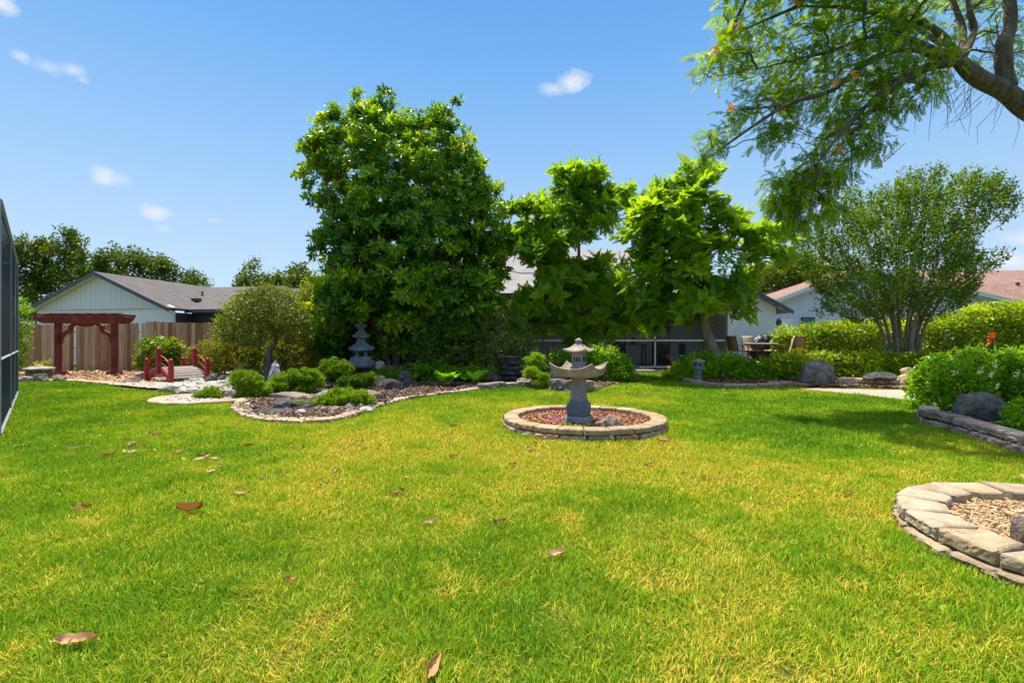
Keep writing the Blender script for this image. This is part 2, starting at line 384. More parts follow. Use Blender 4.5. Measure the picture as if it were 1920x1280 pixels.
M['rock_dark'] = stone_mat('dark_rock', [(.035, .032, .03), (.11, .10, .09), (.29, .26, .235)], 6, bstr=1, bdist=.06, speck=.5)
M['rock_grey'] = stone_mat('grey_rock', [(.09, .08, .07), (.23, .21, .19), (.48, .44, .40)], 6, bstr=1, bdist=.05, speck=.45)
M['rock_boulder'] = stone_mat('smooth_dark_rock', [(.05, .05, .042), (.13, .125, .105), (.27, .245, .20)], 4, bstr=.8, bdist=.04, speck=.4)
M['rock_brown'] = stone_mat('brown_rock', [(.12, .09, .07), (.28, .22, .17), (.48, .40, .32)], 4, bstr=.8, bdist=.04)
M['rock_tan'] = stone_mat('tan_rock', [(.30, .20, .11), (.50, .36, .21), (.66, .52, .36)], 4, bstr=.5, bdist=.03)
M['rock_white'] = stone_mat('white_rock', [(.22, .20, .175), (.42, .385, .34), (.60, .56, .50)], 5, bstr=.5, bdist=.03)
M['rock_bluewhite'] = stone_mat('pale_standing_rock', [(.26, .27, .32), (.48, .50, .56), (.70, .71, .75)], 6, bstr=.9, bdist=.05)
M['block_tan'] = stone_mat('tan_block', [(.24, .165, .095), (.34, .25, .155), (.43, .335, .225)], 7, bstr=.5, bdist=.008, speck=.28, var=.2)
M['block_pale'] = stone_mat('pale_block', [(.25, .18, .115), (.37, .285, .195), (.45, .36, .26)], 7, bstr=.5, bdist=.008, speck=.28, var=.15)
M['block_orange'] = stone_mat('terracotta_block', [(.26, .14, .075), (.38, .225, .13), (.46, .31, .20)], 7, bstr=.5, bdist=.008, speck=.18, var=.15)
M['block_mauve'] = stone_mat('mauve_block', [(.28, .175, .13), (.48, .335, .265), (.62, .47, .39)], 9, bstr=.7, bdist=.02, speck=.25, var=.2)
M['curb'] = stone_mat('tan_concrete', [(.34, .23, .14), (.50, .36, .24), (.62, .48, .35)], 5, bstr=.5, bdist=.01, speck=.22)
M['path'] = stone_mat('path_concrete', [(.27, .215, .155), (.35, .29, .22), (.42, .36, .285)], 2.2, bstr=.2, bdist=.006, speck=.12)
M['lantern'] = stone_mat('cast_lantern', [(.12, .125, .14), (.21, .21, .225), (.36, .325, .28)], 5, rough=.75, bstr=.35, bdist=.01, speck=.16)
M['lantern_top'] = stone_mat('cast_lantern_weathered', [(.17, .14, .11), (.30, .25, .195), (.44, .37, .285)], 6, rough=.8, bstr=.4, bdist=.012, speck=.2)
M['lantern_shade'] = stone_mat('cast_lantern_shade', [(.07, .09, .12), (.12, .145, .19), (.22, .24, .27)], 5, rough=.6, bstr=.3, bdist=.01, speck=.14)  # plinth's bluish shade put into the stone colour, darker and bluer
M['pagoda'] = stone_mat('pagoda_stone', [(.12, .14, .17), (.22, .24, .28), (.40, .38, .35)], 7, bstr=.5, bdist=.015)
M['dark_hole'] = plain('dark_opening', (.015, .015, .018), .9)
M['red_paint'] = plain('red_painted_wood', (.36, .022, .022), .45, nz=.25, scale=14)
M['red_stain'] = stone_mat('red_stained_wood', [(.11, .018, .012), (.21, .036, .022), (.30, .075, .05)], 5, rough=.7, bstr=.4, bdist=.006, speck=.25)
M['white_paint'] = plain('white_paint', (.78, .78, .78), .5, nz=.04)
M['fascia_grey'] = plain('slate_paint', (.075, .085, .11), .5)
M['fascia_white'] = plain('cream_fascia', (.66, .62, .58), .6, nz=.06)
M['frame_grey'] = plain('grey_aluminium', (.30, .30, .32), .5, nz=.05, spec=.2)
M['chair_sling'] = plain('beige_sling', (.50, .40, .29), .8, nz=.1, scale=40)
M['chair_brown'] = plain('brown_sling', (.30, .20, .11), .8, nz=.1, scale=40)
M['bronze'] = plain('bronze_metal', (.10, .07, .05), .4, .3)
M['black_cover'] = plain('black_cover', (.012, .013, .018), .42, nz=.3)
M['table_top'] = plain('stone_table_top', (.48, .42, .36), .3)
M['terracotta'] = plain('terracotta', (.42, .16, .07), .8)
M['pot_grey'] = plain('pale_pot', (.42, .42, .40), .8)
M['furn'] = plain('dark_furniture', (.05, .042, .04), .6)
M['furn_light'] = plain('pale_furniture', (.36, .36, .38), .7)
M['teal_glass'] = plain('teal_glass', (.04, .20, .19), .5, 0, .2)
M['dark_glass'] = plain('dark_glass', (.03, .035, .045), .1, 0, .8)
M['stucco_blue'] = stone_mat('blue_white_stucco', [(.68, .70, .76), (.73, .75, .80), (.78, .79, .83)], 2, bstr=.3, bdist=.006, speck=.04)
M['stucco_cream'] = stone_mat('cream_stucco', [(.80, .755, .69), (.86, .815, .75), (.90, .855, .79)], 2, bstr=.3, bdist=.006, speck=.04)
M['stucco_lav'] = stone_mat('lavender_stucco', [(.56, .55, .63), (.62, .61, .69), (.66, .65, .72)], 2, bstr=.3, bdist=.006, speck=.04)
M['inner_wall'] = stone_mat('lanai_wall', [(.60, .62, .72), (.68, .70, .80), (.74, .76, .82)], 2, bstr=.2, bdist=.006, speck=.04)
def screen_mat(name, col, a):
    m, t = mat_new(name); return finish(m, t, col, .9, alpha=a, spec=.1)
M['screen'] = screen_mat('insect_screen', (.030, .033, .05), .92)
M['screen_thin'] = screen_mat('lanai_screen', (.05, .055, .07), .12)
M['deck'] = stone_mat('weathered_grey_deck', [(.17, .14, .125), (.27, .235, .215), (.36, .32, .30)], 9, bstr=.5, stretch=(1, 4, 1))
def roof_mat(name, c1, c2, bands=(1, 1, 1)):
    m, t = mat_new(name); co = coords(t); n1 = noise(t, co, 1.6, 5); n2 = noise(t, node(t, 'ShaderNodeMapping', {'Vector': co, 'Scale': (3, 12, 12)}).outputs[0], 2.2, 3)
    br = node(t, 'ShaderNodeTexBrick', {'Vector': co, 'Scale': 1.0, 'Mortar Size': .012, 'Brick Width': .32, 'Row Height': .14, 'Color1': (.86, .86, .86, 1), 'Color2': (1.1, 1.1, 1.1, 1), 'Mortar': (.6, .6, .6, 1)})
    c = mixc(t, 1.0, mixc(t, n2, c1, c2), br.outputs[0], 'MULTIPLY'); c = mixc(t, 1.0, c, ramp(t, n1, [(.3, (.85,)*3), (.7, (1.1,)*3)]), 'MULTIPLY')
    return finish(m, t, c, .92, n2, .5, .02)
M['roof_grey'] = roof_mat('grey_shingle', (.075, .062, .062), (.16, .135, .132))
M['roof_red'] = roof_mat('red_shingle', (.20, .105, .08), (.36, .215, .175))
M['roof_main'] = roof_mat('silver_shingle', (.19, .18, .18), (.34, .32, .32))
def siding_mat():
    m, t = mat_new('board_siding'); co = coords(t)
    w = node(t, 'ShaderNodeTexWave', {'Vector': co, 'Scale': 1.0}, wave_type='BANDS', bands_direction='X', wave_profile='SAW').outputs['Fac']
    w = node(t, 'ShaderNodeTexWave', {'Vector': co, 'Scale': 1.05, 'Distortion': 0.0}, wave_type='BANDS', bands_direction='X', wave_profile='SAW').outputs['Fac']
    c = ramp(t, w, [(0, (.38, .35, .31)), (.08, (.75, .70, .63)), (1, (.81, .76, .69))]); return finish(m, t, c, .7, w, .4, .02)
M['siding'] = siding_mat()
def fence_mat():
    m, t = mat_new('weathered_cedar'); a = node(t, 'ShaderNodeAttribute', attribute_name='var').outputs['Fac']
    co = coords(t, (9, 9, .8)); n1 = noise(t, co, 2.2, 8, .7)
    c = ramp(t, a, [(0, (.22, .12, .055)), (.4, (.37, .21, .10)), (.75, (.48, .30, .165)), (1, (.54, .41, .27))])
    c = mixc(t, 1.0, c, ramp(t, n1, [(.3, (.6,)*3), (.7, (1.3,)*3)]), 'MULTIPLY'); return finish(m, t, c, .85, n1, .4, .01)
M['fence'] = fence_mat()
def ground_mat(name, stops, sc, bstr=.6, bdist=.03, sc2=40):
    m, t = mat_new(name); co = coords(t, world=True); n1 = noise(t, co, sc, 8, .7); n2 = noise(t, co, sc2, 5, .7)
    c = ramp(t, n1, stops); c = mixc(t, 1.0, c, ramp(t, n2, [(.3, (.55,)*3), (.7, (1.4,)*3)]), 'MULTIPLY')
    return finish(m, t, c, 1.0, n2, bstr, bdist, spec=0.0)
M['lawn_soil'] = ground_mat('lawn_thatch', [(.35, (.035, .075, .006)), (.5, (.06, .10, .010)), (.68, (.10, .11, .025))], 1.3)
M['soil_dark'] = ground_mat('dark_soil', [(.35, (.03, .022, .017)), (.6, (.075, .05, .038)), (.8, (.13, .09, .07))], 3)
M['soil_red'] = ground_mat('red_soil', [(.35, (.09, .04, .026)), (.6, (.20, .09, .055)), (.8, (.30, .16, .10))], 4)
M['soil_pale'] = ground_mat('pale_soil', [(.35, (.13, .075, .045)), (.6, (.26, .17, .11)), (.8, (.38, .28, .19))], 5)
M['soil_left'] = ground_mat('leaf_litter_soil', [(.35, (.12, .075, .05)), (.6, (.24, .16, .115)), (.8, (.40, .29, .22))], 4)
M['gravel'] = ground_mat('gravel_bed', [(.35, (.18, .15, .13)), (.6, (.31, .27, .24)), (.8, (.44, .40, .37))], 5)

# ---------------------------------------------------------------- shape builders
def structure(o, label=None, cat=None): return meta(o, label, cat, kind='structure')
def sheet(name, poly, z, mat, cell=.25, amp=0.0, nf=1.5, rim=0.0, label=None, cat=None, clipfn=None):
    """ground sheet over a polygon: a fine grid inside it, mounded by noise"""
    poly = np.asarray(poly, float); lo, hi = poly.min(0), poly.max(0)
    nx, ny = [int(math.ceil((hi[i]-lo[i])/cell))+1 for i in (0, 1)]
    X, Y = np.meshgrid(lo[0]+np.arange(nx)*cell, lo[1]+np.arange(ny)*cell, indexing='ij'); x, y = X.ravel(), Y.ravel()
    cx, cy = x+cell/2, y+cell/2; ok = inpoly(cx, cy, poly).reshape(nx, ny)[:-1, :-1]
    i, j = np.nonzero(ok); a = i*ny+j; q = np.stack((a, a+ny, a+ny+1, a+1), 1)
    zz = z+amp*vn(np.stack((x, y, x*0), 1), nf, 5, 3)
    if rim: zz = zz+rim*np.clip(np.where(inpoly(x, y, poly), edist(x, y, poly), 0)/.5, 0, 1)
    V = np.stack((x, y, zz), 1); used, inv = np.unique(q, return_inverse=True)
    o = np_mesh(name, V[used], inv.ravel(), np.full(len(q), 4), mat, smooth=True)
    return structure(o, label, cat)

def box_grid(nx, ny, nz):
    idx = {}; V = []; Fc = []
    def vi(i, j, k):
        if (i, j, k) not in idx: idx[(i, j, k)] = len(V); V.append((i/nx, j/ny, k/nz))
        return idx[(i, j, k)]
    for i in range(nx):
        for j in range(ny):
            Fc += [(vi(i, j, 0), vi(i, j+1, 0), vi(i+1, j+1, 0), vi(i+1, j, 0)), (vi(i, j, nz), vi(i+1, j, nz), vi(i+1, j+1, nz), vi(i, j+1, nz))]
    for i in range(nx):
        for k in range(nz):
            Fc += [(vi(i, 0, k), vi(i+1, 0, k), vi(i+1, 0, k+1), vi(i, 0, k+1)), (vi(i, ny, k), vi(i, ny, k+1), vi(i+1, ny, k+1), vi(i+1, ny, k))]
    for j in range(ny):
        for k in range(nz):
            Fc += [(vi(0, j, k), vi(0, j, k+1), vi(0, j+1, k+1), vi(0, j+1, k)), (vi(nx, j, k), vi(nx, j+1, k), vi(nx, j+1, k+1), vi(nx, j, k+1))]
    return np.array(V), Fc
BG = box_grid(16, 6, 5)
class Path:
    def __init__(s, pts, closed=False):
        pts = np.asarray(pts, float)[:, :2]; n = len(pts); out = []
        for i in range(n if closed else n-1):
            p = [pts[(i+k) % n] if closed else pts[min(max(i+k, 0), n-1)] for k in (-1, 0, 1, 2)]
            for t in np.linspace(0, 1, 12, endpoint=False):
                out.append(.5*((2*p[1])+(-p[0]+p[2])*t+(2*p[0]-5*p[1]+4*p[2]-p[3])*t*t+(-p[0]+3*p[1]-3*p[2]+p[3])*t**3))
        out.append(pts[0] if closed else pts[-1]); s.p = np.array(out)
        s.s = np.concatenate(([0], np.cumsum(np.linalg.norm(np.diff(s.p, axis=0), axis=1)))); s.L = s.s[-1]
    def at(s, d):
        d = np.clip(d, 0, s.L); f = lambda q: np.stack([np.interp(q, s.s, s.p[:, k]) for k in (0, 1)], 1)
        c = f(d); t = nrm(f(np.clip(d+.03, 0, s.L))-f(np.clip(d-.03, 0, s.L))); return c, np.stack((-t[:, 1], t[:, 0]), 1)
def path_block(path, s0, s1, o0, o1, z0, z1, mat, parent, seed, rough=.012, top_rough=.003, a=.5, chord=False, ch=.008, name='block', taper=0.0):
    """one block between distances s0..s1 along a path and offsets o0 (outer, rough face)..o1 (inner)"""
    V, Fc = BG; u, v, w = V[:, 0], V[:, 1], V[:, 2]
    L_, Wd, Hh = s1-s0, abs(o1-o0), z1-z0
    eu = ((u < .01) | (u > .99)); ev = ((v < .01) | (v > .99)); ew = ((w < .01) | (w > .99))
    cu = np.where(eu & (ev | ew), ch/L_*np.sign(.5-u), 0); cv = np.where(ev & (eu | ew), ch/Wd*np.sign(.5-v), 0); cw = np.where(ew & (eu | ev), ch/Hh*np.sign(.5-w), 0)
    u, v, w = u+cu, v+cv, w+cw
    u = .5+(u-.5)*(1-taper*v)
    if chord:
        ce, ne = path.at(np.array([s0, s1])); A = ce+ne*o0; B = ce+ne*o1
        q = (A[0]*(1-u)[:, None]+A[1]*u[:, None])*(1-v)[:, None]+(B[0]*(1-u)[:, None]+B[1]*u[:, None])*v[:, None]
    else:
        c, n = path.at(s0+u*L_); q = c+n*(o0+(o1-o0)*v)[:, None]
    c, n = path.at(s0+u*L_); z = z0+Hh*w
    p = np.stack((q[:, 0], q[:, 1], z), 1); nz_ = vn(p*(1, 1, 1.8), 26, seed, 3)*1.2+.5*vn(p, 6, seed+3)
    out = -np.sign(o1-o0)*n*(nz_*rough*np.clip(1-v*2.5, 0, 1)*np.clip((1.05-w)*3, .25, 1))[:, None]
    p[:, :2] += out; p[:, 2] += vn(p, 9, seed+9, 2)*top_rough*(w > .5)
    p += vn(p, 14, seed+5)[:, None]*.002
    me = bpy.data.meshes.new(name); me.from_pydata(p.tolist(), [], Fc)
    at = me.attributes.new('var', 'FLOAT', 'POINT'); at.data.foreach_set('value', np.full(len(p), a, np.float32))
    return link_mesh(name, me, mat, parent)

import bmesh
def ico(sub):
    bm = bmesh.new(); bmesh.ops.create_icosphere(bm, subdivisions=sub, radius=1); V = np.array([v.co[:] for v in bm.verts]); Fc = [tuple(v.index for v in f.verts) for f in bm.faces]; bm.free(); return V, Fc
ICO = {k: ico(k) for k in (2, 3, 4, 5)}
def rock_v(size, seed, sub=4, planes=9, amp=.18, flat=.45, rz=0.0, pl=(.62, .9)):
    V, Fc = ICO[sub]; V = V.copy(); r = np.random.default_rng(seed)
    V *= (1+amp*1.2*vn(V, 1.3, seed, 2)+amp*.6*vn(V, 4.0, seed+1, 3))[:, None]
    for k in range(planes):
        n = nrm(r.normal(size=3)); n[2] = abs(n[2]) if k % 3 else n[2]; d = r.uniform(*pl); e = V @ n-d; V -= np.outer(np.maximum(e, 0)*.9, n)
    V *= (1+.07*vn(V, 7, seed+2, 3)-.10*np.abs(vn(V*(1, 1, 1.6), 3.1, seed+8, 2)))[:, None]
    V[:, 2] = np.maximum(V[:, 2], -flat); e_ = V.max(0)-V.min(0); V = V*(np.asarray(size)/e_); c, s_ = cos(rz), sin(rz)
    V = V @ np.array(((c, s_, 0), (-s_, c, 0), (0, 0, 1))); V[:, 2] -= V[:, 2].min()
    return V, Fc
def rock(px, py, size, mat, label, seed, z=0.0, rz=0.0, D=None, cat='rock', name='rock', group=None, smooth=False, parent=None, **k):
    g = G(px, py, z) if D is None else P(px, py, D); V, Fc = rock_v(size, seed, rz=rz, **k)
    g = np.array((g[0], g[1]+size[1]/2*.6, z-.02 if D is None else g[2]))
    o = MB().add(V, Fc).build(name, M[mat], parent, smooth=smooth, loc=g, fix=False)
    return meta(o, label, cat, group) if parent is None else o

def square_loft(mb, rings, n=8, cx=0, cy=0, rz=0, cham=0.0, a=0.0):
    """rings of (half width, z, lift of the corners); four sided shapes with curved edges"""
    V = []; c, s_ = cos(rz), sin(rz)
    for h, z, lift in rings:
        for side in range(4):
            for j in range(n):
                t = -1+2*j/n; lim = 1-cham
                x, y = (t, -1) if side == 0 else (1, t) if side == 1 else (-t, 1) if side == 2 else (-1, -t)
                m = abs(t)**2.4; k = 1+.0*m
                if cham: x, y = np.clip([x, y], -1, 1); q = abs(x)+abs(y); f_ = min(1, (2-cham)/q); x, y = x*f_, y*f_
                x, y = x*h*k, y*h*k; V.append((cx+c*x-s_*y, cy+s_*x+c*y, z+lift*m))
    m = len(rings); w = 4*n
    f = [(i*w+j, i*w+(j+1) % w, (i+1)*w+(j+1) % w, (i+1)*w+j) for i in range(m-1) for j in range(w)]
    f += [tuple(range(w))[::-1], tuple((m-1)*w+j for j in range(w))]
    return mb.add(V, f, a)

# ---------------------------------------------------------------- ground, beds, path, patio
lawn_o = sheet('ground', [(-60, -14), (60, -14), (60, 60), (-60, 60)], 0.0, M['lawn_soil'], cell=2.0, label='green lawn ground running out to the houses', cat='ground')
far = MB().add([(-900, -900, -.05), (900, -900, -.05), (900, 900, -.05), (-900, 900, -.05)], [(0, 1, 2, 3)]).build('terrain', M['lawn_soil'])
structure(far, 'flat grassy land out to the horizon', 'terrain')

bed_front = [(-8, 722), (20, 716), (60, 716), (130, 716), (200, 722), (280, 729), (350, 733), (430, 738), (437, 768), (455, 785), (520, 794), (590, 796), (650, 788),
             (690, 775), (740, 757), (800, 746), (850, 740), (900, 732), (960, 728), (1010, 729), (1060, 733), (1106, 738), (1122, 732), (1150, 723), (1190, 716), (1200, 706), (1192, 697)]
BED_MAIN = np.array([G2(*p) for p in bed_front]+[(4.6, 20.3), (-30, 20.3), (-30, 14.2)])
BED_OVAL_C, BED_OVAL_R = np.array((-6.35, 10.05)), (.92, .80)
BED_OVAL = np.array([BED_OVAL_C+np.array((BED_OVAL_R[0]*cos(t), BED_OVAL_R[1]*sin(t))) for t in np.linspace(0, 2*pi, 40, endpoint=False)])
right_front = [(1262, 700), (1270, 712), (1290, 720), (1340, 727), (1400, 729), (1470, 727), (1520, 729), (1570, 729), (1640, 731), (1700, 733)]
BED_RIGHT = np.array([G2(*p) for p in right_front]+[(11.5, 12.3), (26, 13), (26, 24), (4.9, 24), (4.9, 18.5)])
PATH = np.array([G2(*p) for p in [(1500, 731), (1560, 737), (1620, 743), (1690, 752), (1745, 760)]]+[(12, 8.6), (30, 8.2), (30, 13.0), (11.0, 12.6)]+[G2(*p) for p in [(1700, 733), (1640, 732), (1570, 730), (1520, 729)]])
wall_px = [(1735, 772), (1722, 783), (1722, 792), (1745, 799), (1780, 808), (1830, 824), (1880, 840), (1935, 858), (1990, 878)]
BED_FLOWER = np.array([G2(*p) for p in wall_px]+[(9.5, 4.2), (12, 6), (12, 8.3), (7.6, 8.6)])
RING_C, RING_R = np.array((1.04, 7.05)), 1.17
RING2_C, RING2_R = np.array((3.52, 2.80)), 1.02
def circ(c, r, n=48): return np.array([c+r*np.array((cos(t), sin(t))) for t in np.linspace(0, 2*pi, n, endpoint=False)])

sheet('garden_bed', BED_MAIN, .012, M['soil_dark'], cell=.12, amp=.025, rim=.07, label='long dark mulched bed under the trees', cat='garden bed')
LB = np.array([G2(*p) for p in [(-8, 722), (20, 716), (60, 716), (130, 716), (200, 722), (280, 729), (292, 722)]]+[(-9.6, 15.5), (-11.4, 18.2), (-30, 18.2), (-30, 14.2)])
sheet('garden_bed', LB, .085, M['soil_left'], cell=.15, amp=.03, label='brown leaf littered bed beneath the red arbour', cat='garden bed')
GR = np.array([G2(*p) for p in [(205, 727), (283, 735), (350, 736), (430, 742), (446, 720), (500, 702), (470, 697), (380, 700), (376, 710), (330, 716), (290, 722)]])
sheet('garden_bed', GR, .10, M['gravel'], cell=.1, amp=.03, label='pale gravel bed running from the little bridge', cat='garden bed')
sheet('garden_bed', BED_OVAL, .05, M['soil_left'], cell=.08, amp=.012, label='small oval bed with white rocks', cat='garden bed')
sheet('garden_bed', circ(RING_C, RING_R-.1), .085, M['soil_red'], cell=.06, amp=.012, label='round red mulched bed around the stone lantern', cat='garden bed')
sheet('garden_bed', circ(RING2_C, RING2_R-.12), .06, M['soil_pale'], cell=.05, amp=.012, label='straw covered soil inside the pale block ring', cat='garden bed')
sheet('garden_bed', BED_RIGHT, .012, M['soil_dark'], cell=.15, amp=.03, rim=.08, label='planted bed in front of the patio and hedge', cat='garden bed')
sheet('garden_bed', BED_FLOWER, .09, M['soil_dark'], cell=.12, amp=.02, label='bed behind the mauve block wall', cat='garden bed')
pth = MB().prismz(PATH[::-1].tolist(), -.02, .03).build('path', M['path']); structure(pth, 'pale concrete path curving behind the right beds', 'path')
slab = MB().box((4.35, 19.5, .03), (2.4, 1.7, .14)).build('pavement', M['path'], bevel=.01); structure(slab, 'pale paving slab before the lanai', 'pavement')
patio = MB().prismz([(9.35, 18.6), (16.5, 18.9), (16.5, 22.45), (9.35, 22.45)], -.02, .40).build('patio', M['path'], bevel=.015); structure(patio, 'raised pale patio beside the house', 'patio')

# ---------------------------------------------------------------- lawn of single blades
def lawn(n_bands):
    L_ = Leaves()
    for y0, y1, dens, ln, wd in n_bands:
        x1 = y1*1.2+1.1; n = int(2*x1*(y1-y0)*dens)
        x = rng.uniform(-x1, x1, n); y = rng.uniform(y0, y1, n); k = np.abs(x) < y*1.2+1.1; x, y = x[k], y[k]
        for pl in (BED_MAIN, BED_RIGHT, PATH, BED_FLOWER): k = ~inpoly(x, y, pl) | (edist(x, y, pl) < .015); x, y = x[k], y[k]
        k = (np.hypot(x-RING_C[0], y-RING_C[1]) > RING_R-.01) & (np.hypot(x-RING2_C[0], y-RING2_C[1]) > RING2_R-.01); x, y = x[k], y[k]
        k = (((x-BED_OVAL_C[0])/(BED_OVAL_R[0]+.13))**2+((y-BED_OVAL_C[1])/(BED_OVAL_R[1]+.13))**2 > 1); x, y = x[k], y[k]
        k = ~((x > 3.15) & (x < 5.55) & (y > 18.65)); x, y = x[k], y[k]
        p = np.stack((x, y, np.zeros(len(x))), 1)
        big = vn(p, .33, 11, 2); mid = vn(p, 1.1, 12, 3); fine = vn(p, 5, 13, 3)
        g = .60+.27*big+.32*mid+.22*fine
        g += .12*np.clip((x-1.5)/2, -.4, 1)+.18*np.clip((-x-3.0)/3, 0, 1)-.06*np.exp(-((x+.2)**2/2.5+(y-3.6)**2/5))-.12*np.clip(2.6-y, 0, 1)*(x < 0)
        g += .13*np.clip((y-4.2)/2.5, 0, 1)
        spot = np.clip((vn(p, 2.4, 44, 3)-.34)*4, 0, 1)*np.clip(1.1-y/9, 0, 1); g -= .32*spot
        thin = np.clip((g-.10)*3.0, .26, 1); k = rng.random(len(x)) < thin; p, g = p[k], g[k]; m = len(p)
        dry = (rng.random(m) < np.clip(.44-g*.60, .03, .6))
        var = np.clip(g+rng.normal(0, .17, m), .02, 1); var = np.where(dry, rng.uniform(0, .3, m), var)
        th = rng.uniform(0, 2*pi, m); tilt = np.where(dry, rng.uniform(.05, .5, m), np.clip(rng.normal(.9, .32, m), .15, 1.45))
        ax = np.stack((np.cos(th)*np.cos(tilt), np.sin(th)*np.cos(tilt), np.sin(tilt)), 1)
        # tufts lean together
        ax += .35*np.stack((vn(p, 7, 21), vn(p, 7, 22), np.zeros(m)), 1)
        up = np.stack((-np.cos(th)*np.sin(tilt), -np.sin(th)*np.sin(tilt), np.cos(tilt)), 1)
        size = ln*rng.uniform(.55, 1.45, m)*(.78+.35*np.clip(g, 0, 1)+.25*fine[k])*(1+.38*vn(p, 13, 31, 2))
        p[:, 2] = -.004+rng.uniform(0, .012, m)*dry
        L_.add(BLADE, p, ax, up, size, var, wid=wd/size*rng.uniform(.7, 1.25, m))
    return L_
gl = lawn([(.9, 2.2, 17000, .039, .0031), (2.2, 3.6, 12500, .041, .0037), (3.6, 5.5, 9500, .044, .0050), (5.5, 8, 6000, .052, .0074), (8, 11.5, 3800, .056, .010), (11.5, 21, 1500, .062, .018)])
meta(gl.build('grass', M['grass']), 'short green and yellowing turf grass of the lawn', 'grass', kind='stuff')

# ---------------------------------------------------------------- block rings, curbs and edging
def ring_blocks(root, path, n, o0, o1, z0, z1, mats, seed, jit=.0, taper=0.0, gap=.006, phase=0, skip=(), rough=.012, chord=False, zj=.004, lens=None, matpick=None):
    r = np.random.default_rng(seed); ed = np.linspace(0, 1, n+1) if lens is None else np.concatenate(([0], np.cumsum(lens)/sum(lens)))
    for i in range(n):
        if i in skip: continue
        s0, s1 = ed[i]*path.L+gap, ed[i+1]*path.L-gap; j = r.uniform(-jit, jit)
        mt = mats[matpick[i] if matpick else r.integers(len(mats))]
        path_block(path, s0, s1, o0+j, o1+j*.4, z0+r.uniform(-zj, zj)*0, z1+r.uniform(-zj, zj), M[mt], root, seed*50+i, rough=rough, a=r.random(), chord=chord, taper=taper)
def circle_path(c, r, phase=0.0):
    t = np.linspace(0, 2*pi, 40, endpoint=False)+phase; return Path([c+r*np.array((cos(k), sin(k))) for k in t], True)
ring = thing('planter_ring', 'round two course ring of tan and terracotta blocks around the tall stone lantern', 'planter', (RING_C[0], RING_C[1], 0))
rp = circle_path(np.array((0., 0.)), RING_R)
pk = [0, 0, 1, 0, 0, 2, 0, 0, 0, 2, 1, 0, 0, 2, 0, 0, 0, 0, 0, 2, 0, 0]
pk = [2, 0, 0, 0, 1, 2, 2, 0, 0, 0, 2, 0, 0, 2, 0, 0, 0, 0, 0, 0, 0, 2]
ring_blocks(ring, rp, 22, 0, .215, .085, .165, ['block_tan', 'block_pale', 'block_orange'], 31, jit=.005, rough=.013, zj=.005, chord=True, matpick=pk)
ring_blocks(ring, circle_path(np.array((0., 0.)), RING_R, .12), 21, -.012, .19, -.03, .083, ['rock_brown', 'block_orange', 'block_tan', 'block_tan'], 32, jit=.010, rough=.022, chord=True)
ring2 = thing('planter_ring', 'ring of pale wedge shaped wall blocks around straw covered soil in the lower right corner', 'planter', (RING2_C[0], RING2_C[1], 0))
rp2 = circle_path(np.array((0., 0.)), RING2_R, .1)
ring_blocks(ring2, rp2, 19, 0, .27, .058, .148, ['block_pale', 'block_pale', 'block_tan'], 33, jit=.010, rough=.013, gap=.002, taper=.20, chord=True, zj=.003)
ring_blocks(ring2, circle_path(np.array((0., 0.)), RING2_R, .22), 17, -.035, .2, -.035, .056, ['block_pale', 'block_tan'], 34, jit=.02, rough=.02, chord=True)

def edging(name, label, px, seg, o0, o1, z0, z1, mats, seed, cat='edging', jit=.012, rough=.014, gap=.010, world=False, group=None, zj=.006, courses=None, chord=True, lenj=.25):
    pts = px if world else [G2(*p) for p in px]; path = Path(pts); root = thing(name, label, cat, (0, 0, 0), group=group)
    r = np.random.default_rng(seed)
    for ci, (a0, a1, b0, b1, mt) in enumerate(courses or [(o0, o1, z0, z1, mats)]):
        n = max(1, int(round(path.L/seg))); ls = 1+r.uniform(-lenj, lenj, n); ed = np.concatenate(([0], np.cumsum(ls)/ls.sum()))*path.L
        if ci: ed = np.concatenate(([0], ed[1:-1]+seg*.4, [path.L])); ed = np.unique(np.clip(ed, 0, path.L))
        for i in range(len(ed)-1):
            if ed[i+1]-ed[i] < .05: continue
            j = r.uniform(-jit, jit)
            path_block(path, ed[i]+gap, ed[i+1]-gap, a0+j, a1+j, b0, b1+r.uniform(-zj, zj), M[mt[r.integers(len(mt))]], root, seed*60+i+ci*40, rough=rough, a=r.random(), chord=chord, name='edging_block' if name == 'stone_edging' else 'block')
    return root
# main bed edging: the flat tan stones at its left tip, then a rough low border
edging('stone_edging', 'flat tan stepped stones edging the left tip of the dark bed', [(452, 752), (437, 766), (452, 783), (500, 793), (560, 796), (612, 795)], .26, -.02, .26, .0, .075, ['block_tan', 'block_tan', 'curb'], 41, rough=.02, jit=.012)
edging('stone_edging', 'low mauve brown stone border along the middle of the dark bed', [(614, 795), (650, 788), (690, 775), (740, 757), (800, 746), (850, 740), (900, 733)], .36, -.01, .17, -.01, .085, ['block_mauve', 'rock_brown', 'block_tan'], 42, rough=.03, jit=.02)
edging('stone_edging', 'rough pinkish rock border of the bed left of the stone lantern', [(902, 733), (960, 729), (1000, 729), (1030, 731)], .42, -.02, .24, -.02, .17, ['rock_brown', 'block_mauve'], 43, rough=.05, jit=.03, zj=.02)
edging('stone_edging', 'rough pale grey rock border of the bed right behind the stone lantern', [(1032, 733), (1062, 737), (1090, 739), (1112, 737)], .38, -.02, .32, -.02, .27, ['rock_grey', 'rock_brown'], 44, rough=.06, jit=.04, zj=.05)
edging('stone_edging', 'mauve stone border around the foot of the leaning tree bed', [(1266, 706), (1272, 714), (1300, 722), (1340, 728), (1400, 730), (1468, 727)], .9, -.02, .16, -.01, .14, ['block_mauve'], 45, rough=.02, gap=.004, lenj=.1)
